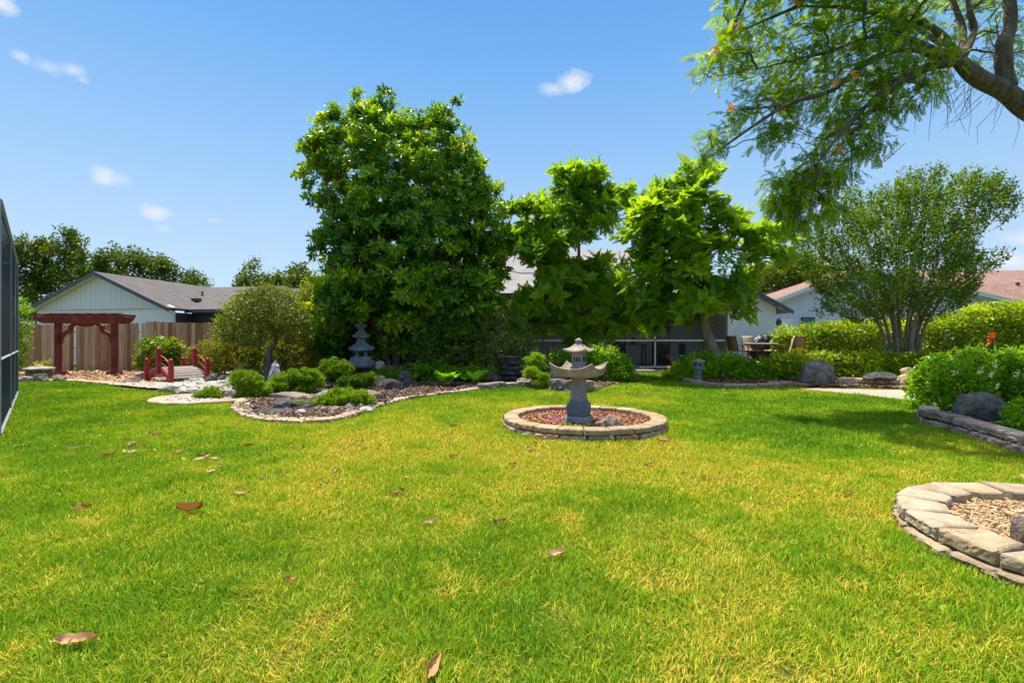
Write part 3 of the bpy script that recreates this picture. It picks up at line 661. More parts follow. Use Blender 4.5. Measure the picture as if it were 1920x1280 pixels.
def curb(name, label, pts, w, h, mat, seed, closed=False, world=False):
    path = Path(pts if world else [G2(*p) for p in pts], closed); n = int(path.L/.06); s_ = np.linspace(0, path.L, n)
    c, nn = path.at(s_); prof = [(0, -.02), (-.012, h*.55), (w*.12, h*.93), (w*.5, h), (w*.88, h*.93), (w, h*.5), (w, -.02)]; V = []
    for (o, z) in prof: V.append(np.concatenate((c+nn*o, np.full((n, 1), z)), 1))
    V = np.stack(V, 1).reshape(-1, 3); k = len(prof)
    V += (vn(V, 5, seed, 3)[:, None]*nrm(np.stack((V[:, 1]*0+.3, V[:, 0]*0+.5, V[:, 0]*0+.5), 1)))*.022
    f = [(i*k+j, i*k+j+1, (i+1)*k+j+1, (i+1)*k+j) for i in range(n-1) for j in range(k-1)]
    if closed: f += [((n-1)*k+j, (n-1)*k+j+1, j+1, j) for j in range(k-1)]
    else: f += [tuple(range(k)), tuple((n-1)*k+j for j in range(k))]
    return meta(MB().add(V, f).build(name, M[mat], smooth=True), label, 'curb')
curb('concrete_curb', 'tan concrete curb along the front of the red arbour bed', [(-30, 722), (20, 717), (60, 717), (130, 717), (200, 723), (250, 727), (284, 729)], .16, .10, 'curb', 51)
curb('concrete_curb', 'thin tan curb along the front of the pale gravel', [(200, 727), (284, 735), (350, 737), (432, 742)], .12, .035, 'curb', 52)
curb('concrete_curb', 'oval tan concrete curb around the small rock bed', [BED_OVAL_C+np.array(((BED_OVAL_R[0]+.1)*cos(t), (BED_OVAL_R[1]+.1)*sin(t))) for t in np.linspace(0, 2*pi, 16, endpoint=False)], .15, .09, 'curb', 53, True, True)
# wall of the flower bed at the right
edging('garden_wall', 'two course mauve retaining wall below the big blue flowering bush', wall_px[1:], .46, 0, 0, 0, 0, None, 46, cat='wall',
       courses=[(0, .24, .105, .21, ['block_mauve', 'block_mauve', 'rock_brown']), (-.03, .22, -.03, .10, ['block_mauve'])], rough=.022, jit=.02, zj=.012)
edging('garden_wall', 'low wall of sunlit pinkish blocks beside the concrete path', [(1572, 727), (1610, 728), (1650, 729), (1690, 729)], .34, 0, 0, 0, 0, None, 47, cat='wall',
       courses=[(0, .22, .135, .27, ['block_tan', 'block_orange', 'block_mauve']), (-.02, .2, -.02, .13, ['block_mauve', 'block_orange'])], rough=.03, jit=.02)
edging('garden_wall', 'broken pinkish stone edging left of the big grey rock', [(1440, 726), (1480, 727), (1515, 728)], .34, 0, .2, -.01, .15, ['block_orange', 'block_mauve'], 48, cat='wall', rough=.04, jit=.04, zj=.03)
edging('garden_wall', 'curved grey brick wall in front of the tiered pagoda', [(640, 705), (660, 709), (700, 711), (740, 710), (775, 706)], .34, 0, 0, 0, 0, None, 49, cat='wall',
       courses=[(0, .3, .26, .42, ['rock_brown', 'block_tan']), (0, .28, .0, .255, ['block_mauve', 'rock_brown'])], rough=.03, jit=.01)
meta(MB().add(*rock_v((.55, .32, .10), 61, sub=4, planes=12, pl=(.5, .8))).build('flat_stone', M['block_orange'], loc=(4.85, 4.32, .0)), 'flat orange sandstone slab on the grass at the right edge', 'stone')

# ---------------------------------------------------------------- buildings, fence, screen enclosure
def roof_panel(mb, a, b, c, d, t=.12):
    """thick panel a-b (eave) c-d (ridge)"""
    q = np.array([a, b, c, d], float); n = nrm(np.cross(q[1]-q[0], q[3]-q[0])); n = n if n[2] > 0 else -n
    return mb.add(np.concatenate((q, q-n*t)), [(0, 1, 2, 3), (7, 6, 5, 4), (0, 4, 5, 1), (1, 5, 6, 2), (2, 6, 7, 3), (3, 7, 4, 0)])
# left neighbour, local frame: x right along the gable front, y back
hl = thing('house', 'cream gabled house with grey shingle roof behind the wooden fence', 'house', (-20.4, 24, 0), radians(-10))
ap, ev, hw, oh = 4.62, 2.80, 4.2, .35
MB().prism([(-hw+.3, -.0), (hw-.12, 0), (hw-.12, 2.82), (-hw+.3, 2.82)], 0, .2).build('wall', M['stucco_cream'], hl)
MB().prism([(-hw+.3, 2.82), (hw-.12, 2.82), (hw-.12, ev+.06), (0, ap-.12), (-hw+.3, ev+.06)], -.03, .2).build('gable_siding', M['siding'], hl)
MB().box((0, -.05, 2.81), (7.7, .05, .05)).build('trim', M['fascia_white'], hl)
MB().box((hw+4.6, 1.35, 1.42), (9.6, .2, 2.84)).box((hw-.2, .8, 1.3), (.2, 1.2, 2.6)).build('porch_wall', M['furn'], hl)
mb = MB(); roof_panel(mb, (-hw, -oh, ev), (0, -oh, ap), (0, 7.2, ap), (-hw, 7.2, ev)); roof_panel(mb, (hw, -oh, ev), (0, -oh, ap), (0, 7.2, ap), (hw, 7.2, ev))
roof_panel(mb, (hw-.3, .9, ev), (14, .9, ev), (14, 6.9, ap), (0, 6.9, ap)); roof_panel(mb, (0, 6.9, ap-.01), (14, 6.9, ap-.01), (14, 13, ev), (0, 13, ev))
rf = mb.build('roof', M['roof_grey'], hl)
mb = MB()
for sx in (-1, 1): mb.prism([(0, ap+.02), (sx*(hw+.05), ev+.0), (sx*(hw+.05), ev-.19), (0, ap-.17)], -oh-.03, -oh+.01)
mb.box((hw+4.8, .86, ev-.10), (10.0, .12, .16)); mb.build('fascia', M['fascia_grey'], hl)
mb = MB()
for sx in (-1, 1): mb.prism([(0, ap-.125), (sx*hw, ev-.135), (sx*hw, ev-.18), (0, ap-.165)], -oh+.01, -.035)
mb.build('soffit', M['fascia_white'], hl)
MB().lathe([(.04, 0), (.04, .3), (.06, .3), (.06, .36)], 8, (1.9, 4.2, 3.7)).build('vent_pipe', M['furn'], hl)
MB().box((3.0, 2.6, 3.42), (.42, .3, .2)).build('roof_vent', M['furn'], hl, bevel=.03)
MB().lathe([(.03, 0), (.03, .28)], 8, (4.9, 3.4, 3.35)).build('vent_pipe', M['furn'], hl)

# main house with lanai
hm = thing('house', 'blue white house with screened lanai behind the two leafy trees', 'house', (0, 0, 0))
LX0, LX1, LY = -5.0, 9.15, 20.5
MB().box(((LX0+LX1)/2, 24.0, 1.6), (LX1-LX0, .2, 3.2)).box((LX0, 22.3, 1.6), (.2, 3.4, 3.2)).box((-1.2, LY+.2, 1.6), (2.3, .25, 3.2)).build('lanai_wall', M['inner_wall'], hm)
MB().box(((LX0+LX1)/2, 22.3, .06), (LX1-LX0, 3.6, .12)).build('lanai_floor', M['path'], hm)
MB().box(((LX0+LX1)/2, 22.2, 2.98), (LX1-LX0, 3.6, .06)).build('lanai_ceiling', M['inner_wall'], hm)
MB().prism([(9.385, 0), (12.27, 0), (12.27, 2.79), (10.05, 4.0), (9.385, 3.63)], 22.5, 22.7).box((12.17, 26, 1.5), (.2, 6.4, 2.6)).box((9.3, 22.38, 1.6), (.16, 3.44, 3.2)).build('wall', M['stucco_blue'], hm)
mb = MB(); roof_panel(mb, (LX0-.6, 19.9, 3.18), (9.0, 19.9, 3.18), (9.0, 26.7, 6.25), (LX0-.6, 26.7, 6.25)); roof_panel(mb, (LX0-.6, 26.7, 6.24), (9.0, 26.7, 6.24), (9.0, 33.5, 3.2), (LX0-.6, 33.5, 3.2))
roof_panel(mb, (12.85, 22.2, 2.62), (10.05, 22.2, 4.16), (10.05, 31, 4.16), (12.85, 31, 2.62)); roof_panel(mb, (8.6, 22.2, 3.36), (10.05, 22.2, 4.16), (10.05, 31, 4.16), (8.6, 31, 3.36))
mb.build('roof', M['roof_main'], hm)
mb = MB(); mb.prism([(10.05, 4.19), (12.9, 2.62), (12.9, 2.46), (10.05, 4.03)], 22.14, 22.19).prism([(10.05, 4.19), (8.6, 3.39), (8.6, 3.23), (10.05, 4.03)], 22.14, 22.19)
mb.box(((LX0+9)/2-.3, 19.84, 3.10), (9.0-LX0+.6, .12, .17)); mb.build('fascia', M['fascia_grey'], hm)
MB().prism([(12.3, 2.84), (12.84, 2.54), (12.84, 2.50), (12.3, 2.78)], 22.2, 22.45).build('soffit', M['fascia_white'], hm)
mb = MB()
mb.box((9.17, LY-.05, 1.6), (.17, .17, 3.0)).box((3.26+2.8, LY, 1.6), (.06, .06, 3.0)).box((3.26, LY, .75), (.05, .05, 1.3)).box((.4, LY, 1.6), (.06, .06, 3.0))
mb.box(((.0+9.1)/2, LY-.005, 1.25), (9.0, .05, .07)).box(((.0+9.1)/2, LY, .12), (9.0, .06, .08)).build('screen_frame', M['white_paint'], hm)
MB().box(((.4+9.1)/2, LY+.035, 1.6), (8.7, .006, 3.0)).build('screen', M['screen_thin'], hm)
for x, w in ((7.35, 1.0), (5.2, .9)):
    f = MB().box((x-w/2, 23.86, 1.2), (.07, .08, 2.3)).box((x+w/2, 23.86, 1.2), (.07, .08, 2.3)).box((x, 23.86, 2.35), (w+.07, .08, .07)).build('sliding_door', M['white_paint'], hm)
    MB().box((x, 23.88, 1.2), (w-.07, .03, 2.2)).build('pane', M['dark_glass'], f)
MB().box((4.2, 20.25, .11), (2.2, .32, .22), .01).build('step', M['rock_grey'], hm, bevel=.02)

# right neighbour
hr = thing('house', 'lavender stucco house with red shingle roof behind the hedge', 'house', (0, 0, 0))
HD = 28.0
def hz(py, D=HD): return HC-(py-HY)/F*D
def hx(px, D=HD): return (px-960)/F*D
apx, lx, rx = hx(1620), hx(1446), hx(1912)
MB().prism([(lx+.35, 0), (rx-.4, 0), (rx-.4, hz(574)), (apx, hz(506)), (lx+1.9, hz(548)), (lx+.35, hz(569))], HD, HD+.25).build('wall', M['stucco_lav'], hr)
mb = MB(); mb.prism([(lx, hz(562)), (hx(1500), hz(541)), (apx, hz(500)), (rx, hz(569)), (rx, hz(577)), (apx, hz(508)), (hx(1500), hz(549)), (lx, hz(570))], HD-.5, HD-.4).build('fascia', M['fascia_white'], hr)
mb = MB(); mb.prism([(lx, hz(571)), (hx(1500), hz(550)), (apx, hz(509)), (rx, hz(578)), (rx, hz(580)), (apx, hz(511)), (hx(1500), hz(552)), (lx, hz(573))], HD-.4, HD).build('soffit', M['fascia_white'], hr)
mb = MB()
roof_panel(mb, (lx, HD-.38, hz(561)), (hx(1500), HD-.38, hz(540)), (hx(1500), HD+7, hz(540)), (lx, HD+7, hz(561))); roof_panel(mb, (hx(1500), HD-.38, hz(540)), (apx, HD-.38, hz(499)), (apx, HD+7, hz(499)), (hx(1500), HD+7, hz(540)))
roof_panel(mb, (apx, HD-.38, hz(499)), (rx, HD-.38, hz(568)), (rx, HD+7, hz(568)), (apx, HD+7, hz(499)))
D2, D3 = 29.5, 34.5
roof_panel(mb, (hx(1500, D2), D2, hz(551, D2)), (50, D2, hz(585, D2)), (50, D3, hz(509, D3)), (hx(1610, D3), D3, hz(505, D3)), .15)
mb.build('roof', M['roof_red'], hr)
MB().box((hx(1908, 31.5), 31.5, hz(538, 31.5)), (.14, .14, .6)).build('vent_pipe', M['furn'], hr)
for a, b in ((1503, 1525), (1588, 1606)):
    w = MB().box(((hx(a)+hx(b))/2, HD-.03, hz(610)), (hx(b)-hx(a)+.08, .1, .95)).build('window', M['furn'], hr)
    MB().box(((hx(a)+hx(b))/2, HD-.085, hz(610)), (hx(b)-hx(a)-.06, .03, .82)).build('pane', M['teal_glass'], w)
MB().box((hx(1473), HD-.06, hz(613)), (.62, .14, .9)).build('utility_box', M['white_paint'], hr, bevel=.02)
MB().lathe([(.03, 0), (.13, .08), (.15, .3), (.05, .42)], 10, (hx(1456.5), HD-.18, hz(611))).build('wall_lamp', M['furn'], hr)

# wooden fence
fe = thing('wooden_fence', 'weathered brown dog eared picket fence behind the arbour and shrubs', 'fence', (0, 18.3, 0))
r = np.random.default_rng(5); x = -26.0; mb = MB(); k = 0
gates = (hx(134, 18.3), hx(255, 18.3))
def fy(x): return .12*sin(x*.35)
while x < -1.5:
    w = r.uniform(.125, .15); h = 1.88+.05*vn((x*.5, 0, 0), 1, 3)[0]+r.uniform(-.015, .02)+(.05 if x > -14 else 0)+(.04 if x > -10.5 else 0)
    if any(abs(x-g) < .05 for g in gates): x += .105; continue
    t = r.uniform(-.008, .008); y = fy(x)+r.uniform(-.008, .008); v_ = r.random()
    if abs(x-hx(262, 18.3)) < .2: v_ = 1.0
    e = .03
    V = []
    for yy in (y, y+.018): V += [(x, yy, .03), (x+w, yy, .03), (x+w+t, yy, h-e), (x+w-e+t, yy, h), (x+e+t, yy, h), (x+t, yy, h-e)]
    mb.add(V, [(0, 1, 2, 3, 4, 5), (11, 10, 9, 8, 7, 6)]+[(i, i+6, (i+1) % 6+6, (i+1) % 6) for i in range(6)], v_)
    x += w+r.uniform(.003, .012)
mb.build('board_panel', M['fence'], fe)
for z in (.35, 1.0, 1.6):
    MB().tube([(q, fy(q)+.05, z) for q in np.arange(-26, -1.4, .6)], .035, 4, a=.3).build('rail', M['fence'], fe)
for q in np.arange(-25.5, -1.5, 2.4): MB().box((q, fy(q)+.11, .9), (.09, .09, 1.75), a=.3).build('post', M['fence'], fe)

# pool screen enclosure at the left edge
sc = thing('screen_enclosure', 'dark screened pool enclosure at the left edge of the lawn', 'enclosure', (0, 0, 0))
cA = np.array((-11.6, 11.35)); cB = np.array((-7.45, 7.1)); dirn = (cB-cA)/np.linalg.norm(cB-cA); cC = cA+dirn*7.2; top = 3.05
def bar(mb, p, q, w=.05): return mb.tube([p, q], w*.6/1.41, 4)
ln_ = np.linalg.norm(cC-cA)
def at(s_, z): q = cA+dirn*s_; return (q[0], q[1], z)
mb = MB(); mb.add([at(0, .04), at(ln_, .04), at(ln_, top), at(0, top)], [(0, 1, 2, 3)]); mb.build('screen', M['screen'], sc, fix=False)
sb = cA+np.array((-7, 1.0)); mb = MB().add([(cA[0], cA[1], .04), (sb[0], sb[1], .04), (sb[0], sb[1], top), (cA[0], cA[1], top)], [(0, 1, 2, 3)]); mb.build('screen', M['screen'], sc, fix=False)
mb = MB()
for s_ in (0, 3.9, 7.2): bar(mb, at(s_, 0), at(s_, top), .06)
bar(mb, at(0, 1.0), at(ln_, 1.0), .05); bar(mb, at(0, .05), at(ln_, .05), .06); bar(mb, at(0, top), at(ln_, top), .07)
bar(mb, (cA[0], cA[1], 1.0), (sb[0], sb[1], 1.0)); bar(mb, (cA[0], cA[1], top), (sb[0], sb[1], top)); bar(mb, (cA[0], cA[1], .05), (sb[0], sb[1], .05))
mb.build('frame', M['frame_grey'], sc)
mb = MB(); mb.tube([at(1.3, top), at(1.75, 1.8), at(2.1, .06)], .012, 5); mb.build('brace_cable', M['frame_grey'], sc)

# ---------------------------------------------------------------- stone lanterns
YAW = radians(-29+90)
ln = thing('stone_lantern', 'tall grey pagoda lantern with upturned tray standing in the block ring', 'lantern', (.955, 6.92, .07), radians(-29))
def sq(rings, name, mt, par, n=8, cham=0.0, bevel=0, **k): return square_loft(MB(), rings, n, cham=cham, **k).build(name, M[mt], par, bevel=bevel)
V_, F_ = [], []
b = sq([(.185, 0, 0), (.19, .03, 0), (.18, .085, 0), (.165, .105, 0), (.155, .11, 0)], 'base', 'lantern', ln, cham=.45)
sq([(.128, .108, 0), (.138, .13, 0), (.14, .26, 0), (.132, .285, 0), (.115, .30, 0), (.105, .33, 0)], 'plinth', 'lantern_shade', ln, cham=.08)
sq([(.105, .33, 0), (.098, .36, 0), (.088, .50, 0), (.090, .62, 0), (.10, .67, 0), (.12, .69, 0)], 'shaft', 'lantern', ln, cham=.12)
sq([(.12, .655, 0), (.258, .672, 0), (.276, .682, .0), (.288, .712, .010), (.306, .745, .05), (.320, .768, .085), (.322, .781, .09), (.310, .785, .088), (.282, .765, .05), (.235, .748, .008), (.10, .765, 0)], 'tray', 'lantern_top', ln, n=12)
sq([(.095, .77, 0), (.095, .80, 0), (.078, .815, 0), (.078, 1.0, 0), (.088, 1.01, 0), (.088, 1.03, 0)], 'light_chamber', 'lantern', ln, cham=.05)
mb = MB()
for q in range(4):
    a = q*pi/2
    for t in (-.036, 0, .036):
        c_ = np.array((.0785, t)); x_, y_ = c_[0]*cos(a)-c_[1]*sin(a), c_[0]*sin(a)+c_[1]*cos(a); mb.box((x_, y_, .905), (.006, .022, .05), a); mb.box((x_, y_, .94), (.006, .012, .02), a)
mb.build('opening', M['dark_hole'], ln)
sq([(.085, 1.02, 0), (.168, 1.012, .03), (.175, 1.02, .034), (.172, 1.032, .036), (.135, 1.052, .014), (.09, 1.085, .003), (.055, 1.12, 0), (.045, 1.135, 0)], 'roof', 'lantern_top', ln, n=12)
MB().lathe([(.045, 1.125), (.05, 1.135), (.036, 1.145), (.05, 1.16), (.055, 1.175), (.045, 1.195), (.02, 1.205), (.012, 1.215)], 16).build('finial', M['lantern'], ln, smooth=True)

pg = thing('stone_pagoda', 'three tiered grey blue pagoda lantern beside the magnolia', 'lantern', tuple(P(677, 688, 15.35)), radians(20))
k = 15.35/F
sq([(24*k, 0, 0), (26*k, 4*k, 0), (25*k, 12*k, 0), (20*k, 14*k, 0), (18*k, 20*k, 0)], 'base', 'pagoda', pg, cham=.3)
sq([(11*k, 18*k, 0), (11*k, 30*k, 0), (13*k, 31*k, 0)], 'light_chamber', 'pagoda', pg)
sq([(12*k, 28*k, 0), (22*k, 31*k, 3*k), (23*k, 33*k, 4*k), (17*k, 38*k, 2*k), (11*k, 43*k, 0), (8*k, 47*k, 0)], 'lower_roof', 'pagoda', pg, n=10)
sq([(7*k, 44*k, 0), (7*k, 54*k, 0)], 'upper_chamber', 'pagoda', pg)
sq([(8*k, 53*k, 0), (15*k, 55*k, 2*k), (15.5*k, 57*k, 3*k), (10*k, 62*k, 0), (6*k, 68*k, 0)], 'middle_roof', 'pagoda', pg, n=10)
sq([(5*k, 66*k, 0), (5*k, 74*k, 0)], 'top_chamber', 'pagoda', pg)
sq([(6*k, 73*k, 0), (10*k, 75*k, 2*k), (10*k, 77*k, 2*k), (5*k, 82*k, 0), (3*k, 87*k, 0)], 'top_roof', 'pagoda', pg, n=10)
MB().lathe([(3*k, 86*k), (4*k, 89*k), (2*k, 93*k), (2.5*k, 96*k), (.5*k, 101*k)], 10).build('finial', M['pagoda'], pg, smooth=True)
mb = MB()
for q in range(4): mb.box((11.05*k*cos(q*pi/2), 11.05*k*sin(q*pi/2), 24*k), (.01, 9*k, 7*k), q*pi/2)
mb.build('opening', M['dark_hole'], pg)

g = G(1313, 717, .08)
sl = thing('stone_lantern', 'small pale grey lantern on a square pillar beside the leaning tree', 'lantern', (g[0], g[1]+.15, .05), radians(15)); k = g[1]/F
sq([(8*k, 0, 0), (8*k, 3*k, 0), (6*k, 5*k, 0)], 'base', 'lantern', sl)
sq([(4.2*k, 4*k, 0), (4.2*k, 24*k, 0), (7*k, 27*k, 0), (7.5*k, 29*k, 0), (4*k, 31*k, 0)], 'shaft', 'lantern', sl)
sq([(6*k, 29*k, 0), (6*k, 38*k, 0)], 'light_chamber', 'lantern', sl)
mb = MB()
for q in range(4): mb.box((6.02*k*cos(q*pi/2), 6.02*k*sin(q*pi/2), 34*k), (.006, 4*k, 5*k), q*pi/2)
mb.build('opening', M['dark_hole'], sl)
sq([(6*k, 38*k, 0), (9.5*k, 40*k, 1*k), (9.5*k, 41.5*k, 1*k), (4*k, 45*k, 0), (1*k, 47*k, 0)], 'roof', 'lantern_top', sl)

g = G(42, 712, .1)
s2 = thing('stone_lantern', 'squat grey lantern with flat tan cap beside the fence at far left', 'lantern', (g[0], g[1]+.5, .08), radians(10)); k = (g[1]+.5)/F
sq([(15*k, 0, 0), (15*k, 14*k, 0), (13*k, 17*k, 0)], 'body', 'rock_grey', s2, cham=.2)
sq([(16*k, 16.5*k, 0), (17*k, 18*k, 1*k), (17*k, 20*k, 1*k), (8*k, 24*k, 0)], 'cap', 'lantern_top', s2)
MB().lathe([(8*k, 23*k), (7*k, 25*k), (2*k, 27.5*k)], 12).build('finial', M['lantern_top'], s2, smooth=True)

# stacked slate lantern right of the magnolia
g = G(958, 718, .08)
st = thing('stacked_slate_lantern', 'dark lantern of stacked rough slate under the dark shrub', 'lantern', (g[0], g[1]+.5, .05)); k = (g[1]+.5)/F
for i, (w, h0, h1) in enumerate(((12, 0, 8), (20, 8, 12), (12, 12, 17), (22, 17, 22), (19, 22, 26), (23, 26, 31), (14, 31, 36), (20, 36, 41), (17, 41, 46), (21, 46, 50))):
    V, Fc = rock_v((2*w*k, 1.7*w*k, (h1-h0)*k*1.25), 70+i, sub=3, planes=10, amp=.12, pl=(.6, .85)); MB().add(V+np.array((rng.uniform(-1.5, 1.5)*k, 0, h0*k)), Fc).build('slate', M['rock_dark'], st, fix=False)

# ---------------------------------------------------------------- red arbour and bridge
DP = 16.6; k = DP/F
ar = thing('garden_arbour', 'dark red wooden arbour with curved braces before the fence', 'arbour', (hx(162, DP), DP, .07)); zb = .07; ar.scale = (.96, 1, 1)
def ax_(px): return (px-162)*k
def az_(py): return HC-(py-HY)*k-zb
for px in (107, 217):
    MB().box((ax_(px), 0, az_(654)), (.15, .15, az_(604)-az_(704))).build('post', M['red_stain'], ar, bevel=.006)
    mb = MB(); square_loft(mb, [(.17, 0, 0), (.165, .10, 0), (.085, .26, 0), (.08, .27, 0)], 2, cx=ax_(px), a=0); mb.build('post_base', M['red_stain'], ar)
for y in (-.2, .2):
    MB().prism([(ax_(73), az_(596)), (ax_(76), az_(601)), (ax_(88), az_(606.5)), (ax_(236), az_(606.5)), (ax_(243), az_(601)), (ax_(247), az_(596)), (ax_(247), az_(593.5)), (ax_(73), az_(593.5))], y-.03, y+.03).build('beam', M['red_stain'], ar, bevel=.004)
for i, px in enumerate(np.linspace(86, 235, 7)):
    MB().prism([(-.48, .0), (.48, .0), (.53, .035), (.53, .07), (-.53, .07), (-.53, .035)], -.02, .02).build('rafter', M['red_stain'], ar, loc=(ax_(px), 0, az_(593.0))).rotation_euler = (0, 0, pi/2+rng.uniform(-.02, .02))
mb = MB()
mb.box((0, -.02, az_(589.3)+.03), (2.6, .05, .025))
mb.build('top_slat', M['red_stain'], ar)
for sx, pp in ((1, 107), (-1, 217)):
    o = [(0, 636), (0, 628), (4, 622), (12, 619), (16, 612), (17, 608), (24, 606), (40, 606), (26, 609), (24, 616), (20, 622), (9, 626), (7, 632), (7, 640)]
    o = [(4, 642), (4, 630), (7, 624), (14, 621), (20, 618), (21, 611), (27, 606.6), (36, 605), (40, 608), (31, 611), (28, 618), (24, 625), (14, 628), (9, 634), (8, 644)]
    MB().prism([(ax_(pp+sx*a), az_(b)) for a, b in o], -.035, .035).build('brace', M['red_stain'], ar, bevel=.003)
MB().prism([(ax_(p), az_(q)) for p, q in ((140, 606), (150, 611), (162, 613), (174, 611), (184, 606))], -.03, .03).build('centre_arch', M['red_stain'], ar)

br = thing('garden_bridge', 'small red arched garden bridge over the dry stream', 'bridge', (-9.62, 13.9, .13), radians(-29))
Lb, Wb = 1.30, .92
def bz(u): return .30*(1-(2*u/Lb)**2)
for sy in (-1, 1):
    y = sy*Wb/2; xs = np.linspace(-Lb/2, Lb/2, 15); pl = [(x, bz(x)+.05) for x in xs]+[(x, bz(x)*.85-.11 if abs(x) < Lb/2-.01 else -.06) for x in xs[::-1]]
    mb = MB()
    for i in range(14): mb.add([(xs[i], y-.025, pl[i][1]), (xs[i+1], y-.025, pl[i+1][1]), (xs[i+1], y-.025, bz(xs[i+1])-.09), (xs[i], y-.025, bz(xs[i])-.09), (xs[i], y+.025, pl[i][1]), (xs[i+1], y+.025, pl[i+1][1]), (xs[i+1], y+.025, bz(xs[i+1])-.09), (xs[i], y+.025, bz(xs[i])-.09)],
                                 [(0, 1, 2, 3), (7, 6, 5, 4), (0, 4, 5, 1), (3, 2, 6, 7)])
    mb.build('side_beam', M['red_paint'], br)
    for x in (-Lb/2, 0, Lb/2):
        zb_ = bz(x)-.12 if x else bz(x)-.1; zt = bz(x)+.52
        p_ = MB().box((x, y*1.04, (zb_+zt)/2), (.105, .105, zt-zb_)).build('post', M['red_paint'], br, bevel=.005)
        MB().lathe([(.058, 0), (.066, .012), (.042, .026), (.058, .05), (.046, .08), (.01, .098)], 12, (x, y*1.04, zt)).build('post_cap', M['red_paint'], p_, smooth=True)
    for dz, rr in ((.40, .02), (.20, .013)): MB().tube([(x, y*1.04, bz(x)+dz+.0) for x in xs], rr, 6).build('rail', M['red_paint'], br, smooth=True)
mb = MB()
for i in range(15):
    x = -Lb/2+Lb*(i+.5)/15; sl_ = -.30*8*x/Lb**2; mb.box((x, 0, bz(x)+.06), (Lb/15*.93, Wb*.98, .022), tilt=-math.atan(sl_))
mb.build('deck', M['deck'], br)

# ---------------------------------------------------------------- foliage
def clump_var(c, seed, base=.45, amp=.28, f=.9): return base+amp*vn(c, f, seed, 2)
def rosettes(Lv, c, centre, tm, nl, size, var, spread=(35, 100), r0=.0, wid=1.0, upb=.45, jit=.5, vj=.13):
    """leaves that radiate from each tip point c, facing away from the middle of the crown"""
    n = len(c); out = nrm(nrm(c-centre)+np.array((0, 0, upb))+rng.normal(0, jit, (n, 3)))
    t1 = nrm(np.cross(out, rng.normal(size=(n, 3)))); t2 = np.cross(out, t1)
    for k in range(nl):
        ph = 2*pi*k/nl*1.618+rng.uniform(-.35, .35, n); th = np.radians(rng.uniform(*spread, n))
        rad = np.cos(ph)[:, None]*t1+np.sin(ph)[:, None]*t2
        ax = out*np.cos(th)[:, None]+rad*np.sin(th)[:, None]; up = out*np.sin(th)[:, None]-rad*np.cos(th)[:, None]
        Lv.add(tm, c+ax*r0+out*rng.uniform(-.06, .06, (n, 1)), ax, up, size*rng.uniform(.7, 1.2, n), np.clip(var+rng.normal(0, vj, n), 0, 1), wid)
    return Lv
def scatter(Lv, c, tm, size, var, upb=.8, wid=1.0, vj=.15, droop=0.0):
    n = len(c); up = nrm(rng.normal(size=(n, 3))+np.array((0, -.25, upb))); ax = nrm(np.cross(up, rng.normal(size=(n, 3)))); ax[:, 2] -= droop
    return Lv.add(tm, c, ax, up, size*rng.uniform(.65, 1.25, n), np.clip(var+rng.normal(0, vj, n), 0, 1), wid)
def around(c, n, r, squash=1.0):
    b = ball(len(c)*n, 1.0); b[:, 2] *= squash; return np.repeat(c, n, 0)+b*np.repeat(np.broadcast_to(r, len(c)), n)[:, None]
def trunk_tube(mb, pts, rad, n=10, rough=.12):
    P_ = Path3(pts, rad); return mb.tube(P_[0], P_[1]*(1+rough*vn(P_[0], 4, 3)), n)
def Path3(pts, rad, m=6):
    pts = np.asarray(pts, float); rad = np.asarray(rad, float); o = []; ro = []; n = len(pts)
    for i in range(n-1):
        p = [pts[min(max(i+k, 0), n-1)] for k in (-1, 0, 1, 2)]
        for t in np.linspace(0, 1, m, endpoint=False):
            o.append(.5*((2*p[1])+(-p[0]+p[2])*t+(2*p[0]-5*p[1]+4*p[2]-p[3])*t*t+(-p[0]+3*p[1]-3*p[2]+p[3])*t**3)); ro.append(rad[i]*(1-t)+rad[i+1]*t)
    o.append(pts[-1]); ro.append(rad[-1]); return np.array(o), np.array(ro)

def tree_root(name, label, cat, px, D, group=None): q = P(px, HY, D); return thing(name, label, cat, (0, 0, 0), group=group)

# --- magnolia
mg = thing('magnolia_tree', 'tall dark glossy leaved tree at centre left, the highest on the lawn', 'tree')
mp_ = [(598, 668), (592, 600), (594, 520), (598, 450), (604, 400), (588, 375), (570, 350), (545, 340), (582, 330), (580, 300), (592, 262), (584, 238), (618, 238), (640, 208), (672, 192), (702, 182), (722, 200),
       (742, 178), (770, 178), (752, 212), (782, 222), (812, 226), (836, 215), (848, 192), (868, 200), (862, 228), (896, 240), (900, 262), (916, 290), (914, 325), (932, 346), (968, 344), (958, 366), (936, 382),
       (958, 410), (956, 450), (948, 500), (944, 560), (940, 612), (905, 640), (850, 650), (800, 668), (770, 650), (735, 640), (700, 655), (680, 640), (640, 660)]
DM = 16.2
cen = P(760, 430, DM)
cc_ = crown_points([mp_, [(640, 690), (650, 600), (930, 590), (905, 650), (800, 672), (720, 662), (690, 680)]], DM, 1500, depth=.75, surf=.5, ragged=.7, rf=1.5); tips, tdir = clumped(cc_, 8, .31); clv = np.repeat(rng.normal(0, .15, len(cc_)), 8)
kp_ = ~((np.abs(tips[:, 0]+4.79) < .55) & (tips[:, 1] < 16.1) & (tips[:, 2] < 1.95)); tips, clv = tips[kp_], clv[kp_]
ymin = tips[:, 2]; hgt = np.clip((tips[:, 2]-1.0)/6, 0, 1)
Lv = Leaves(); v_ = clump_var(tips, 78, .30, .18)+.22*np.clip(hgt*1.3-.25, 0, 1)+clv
low = tips[:, 2] < 3.4
rosettes(Lv, tips[~low], cen, OVAL, 10, .19, v_[~low], (25, 105), r0=.02, wid=.95, vj=.16)
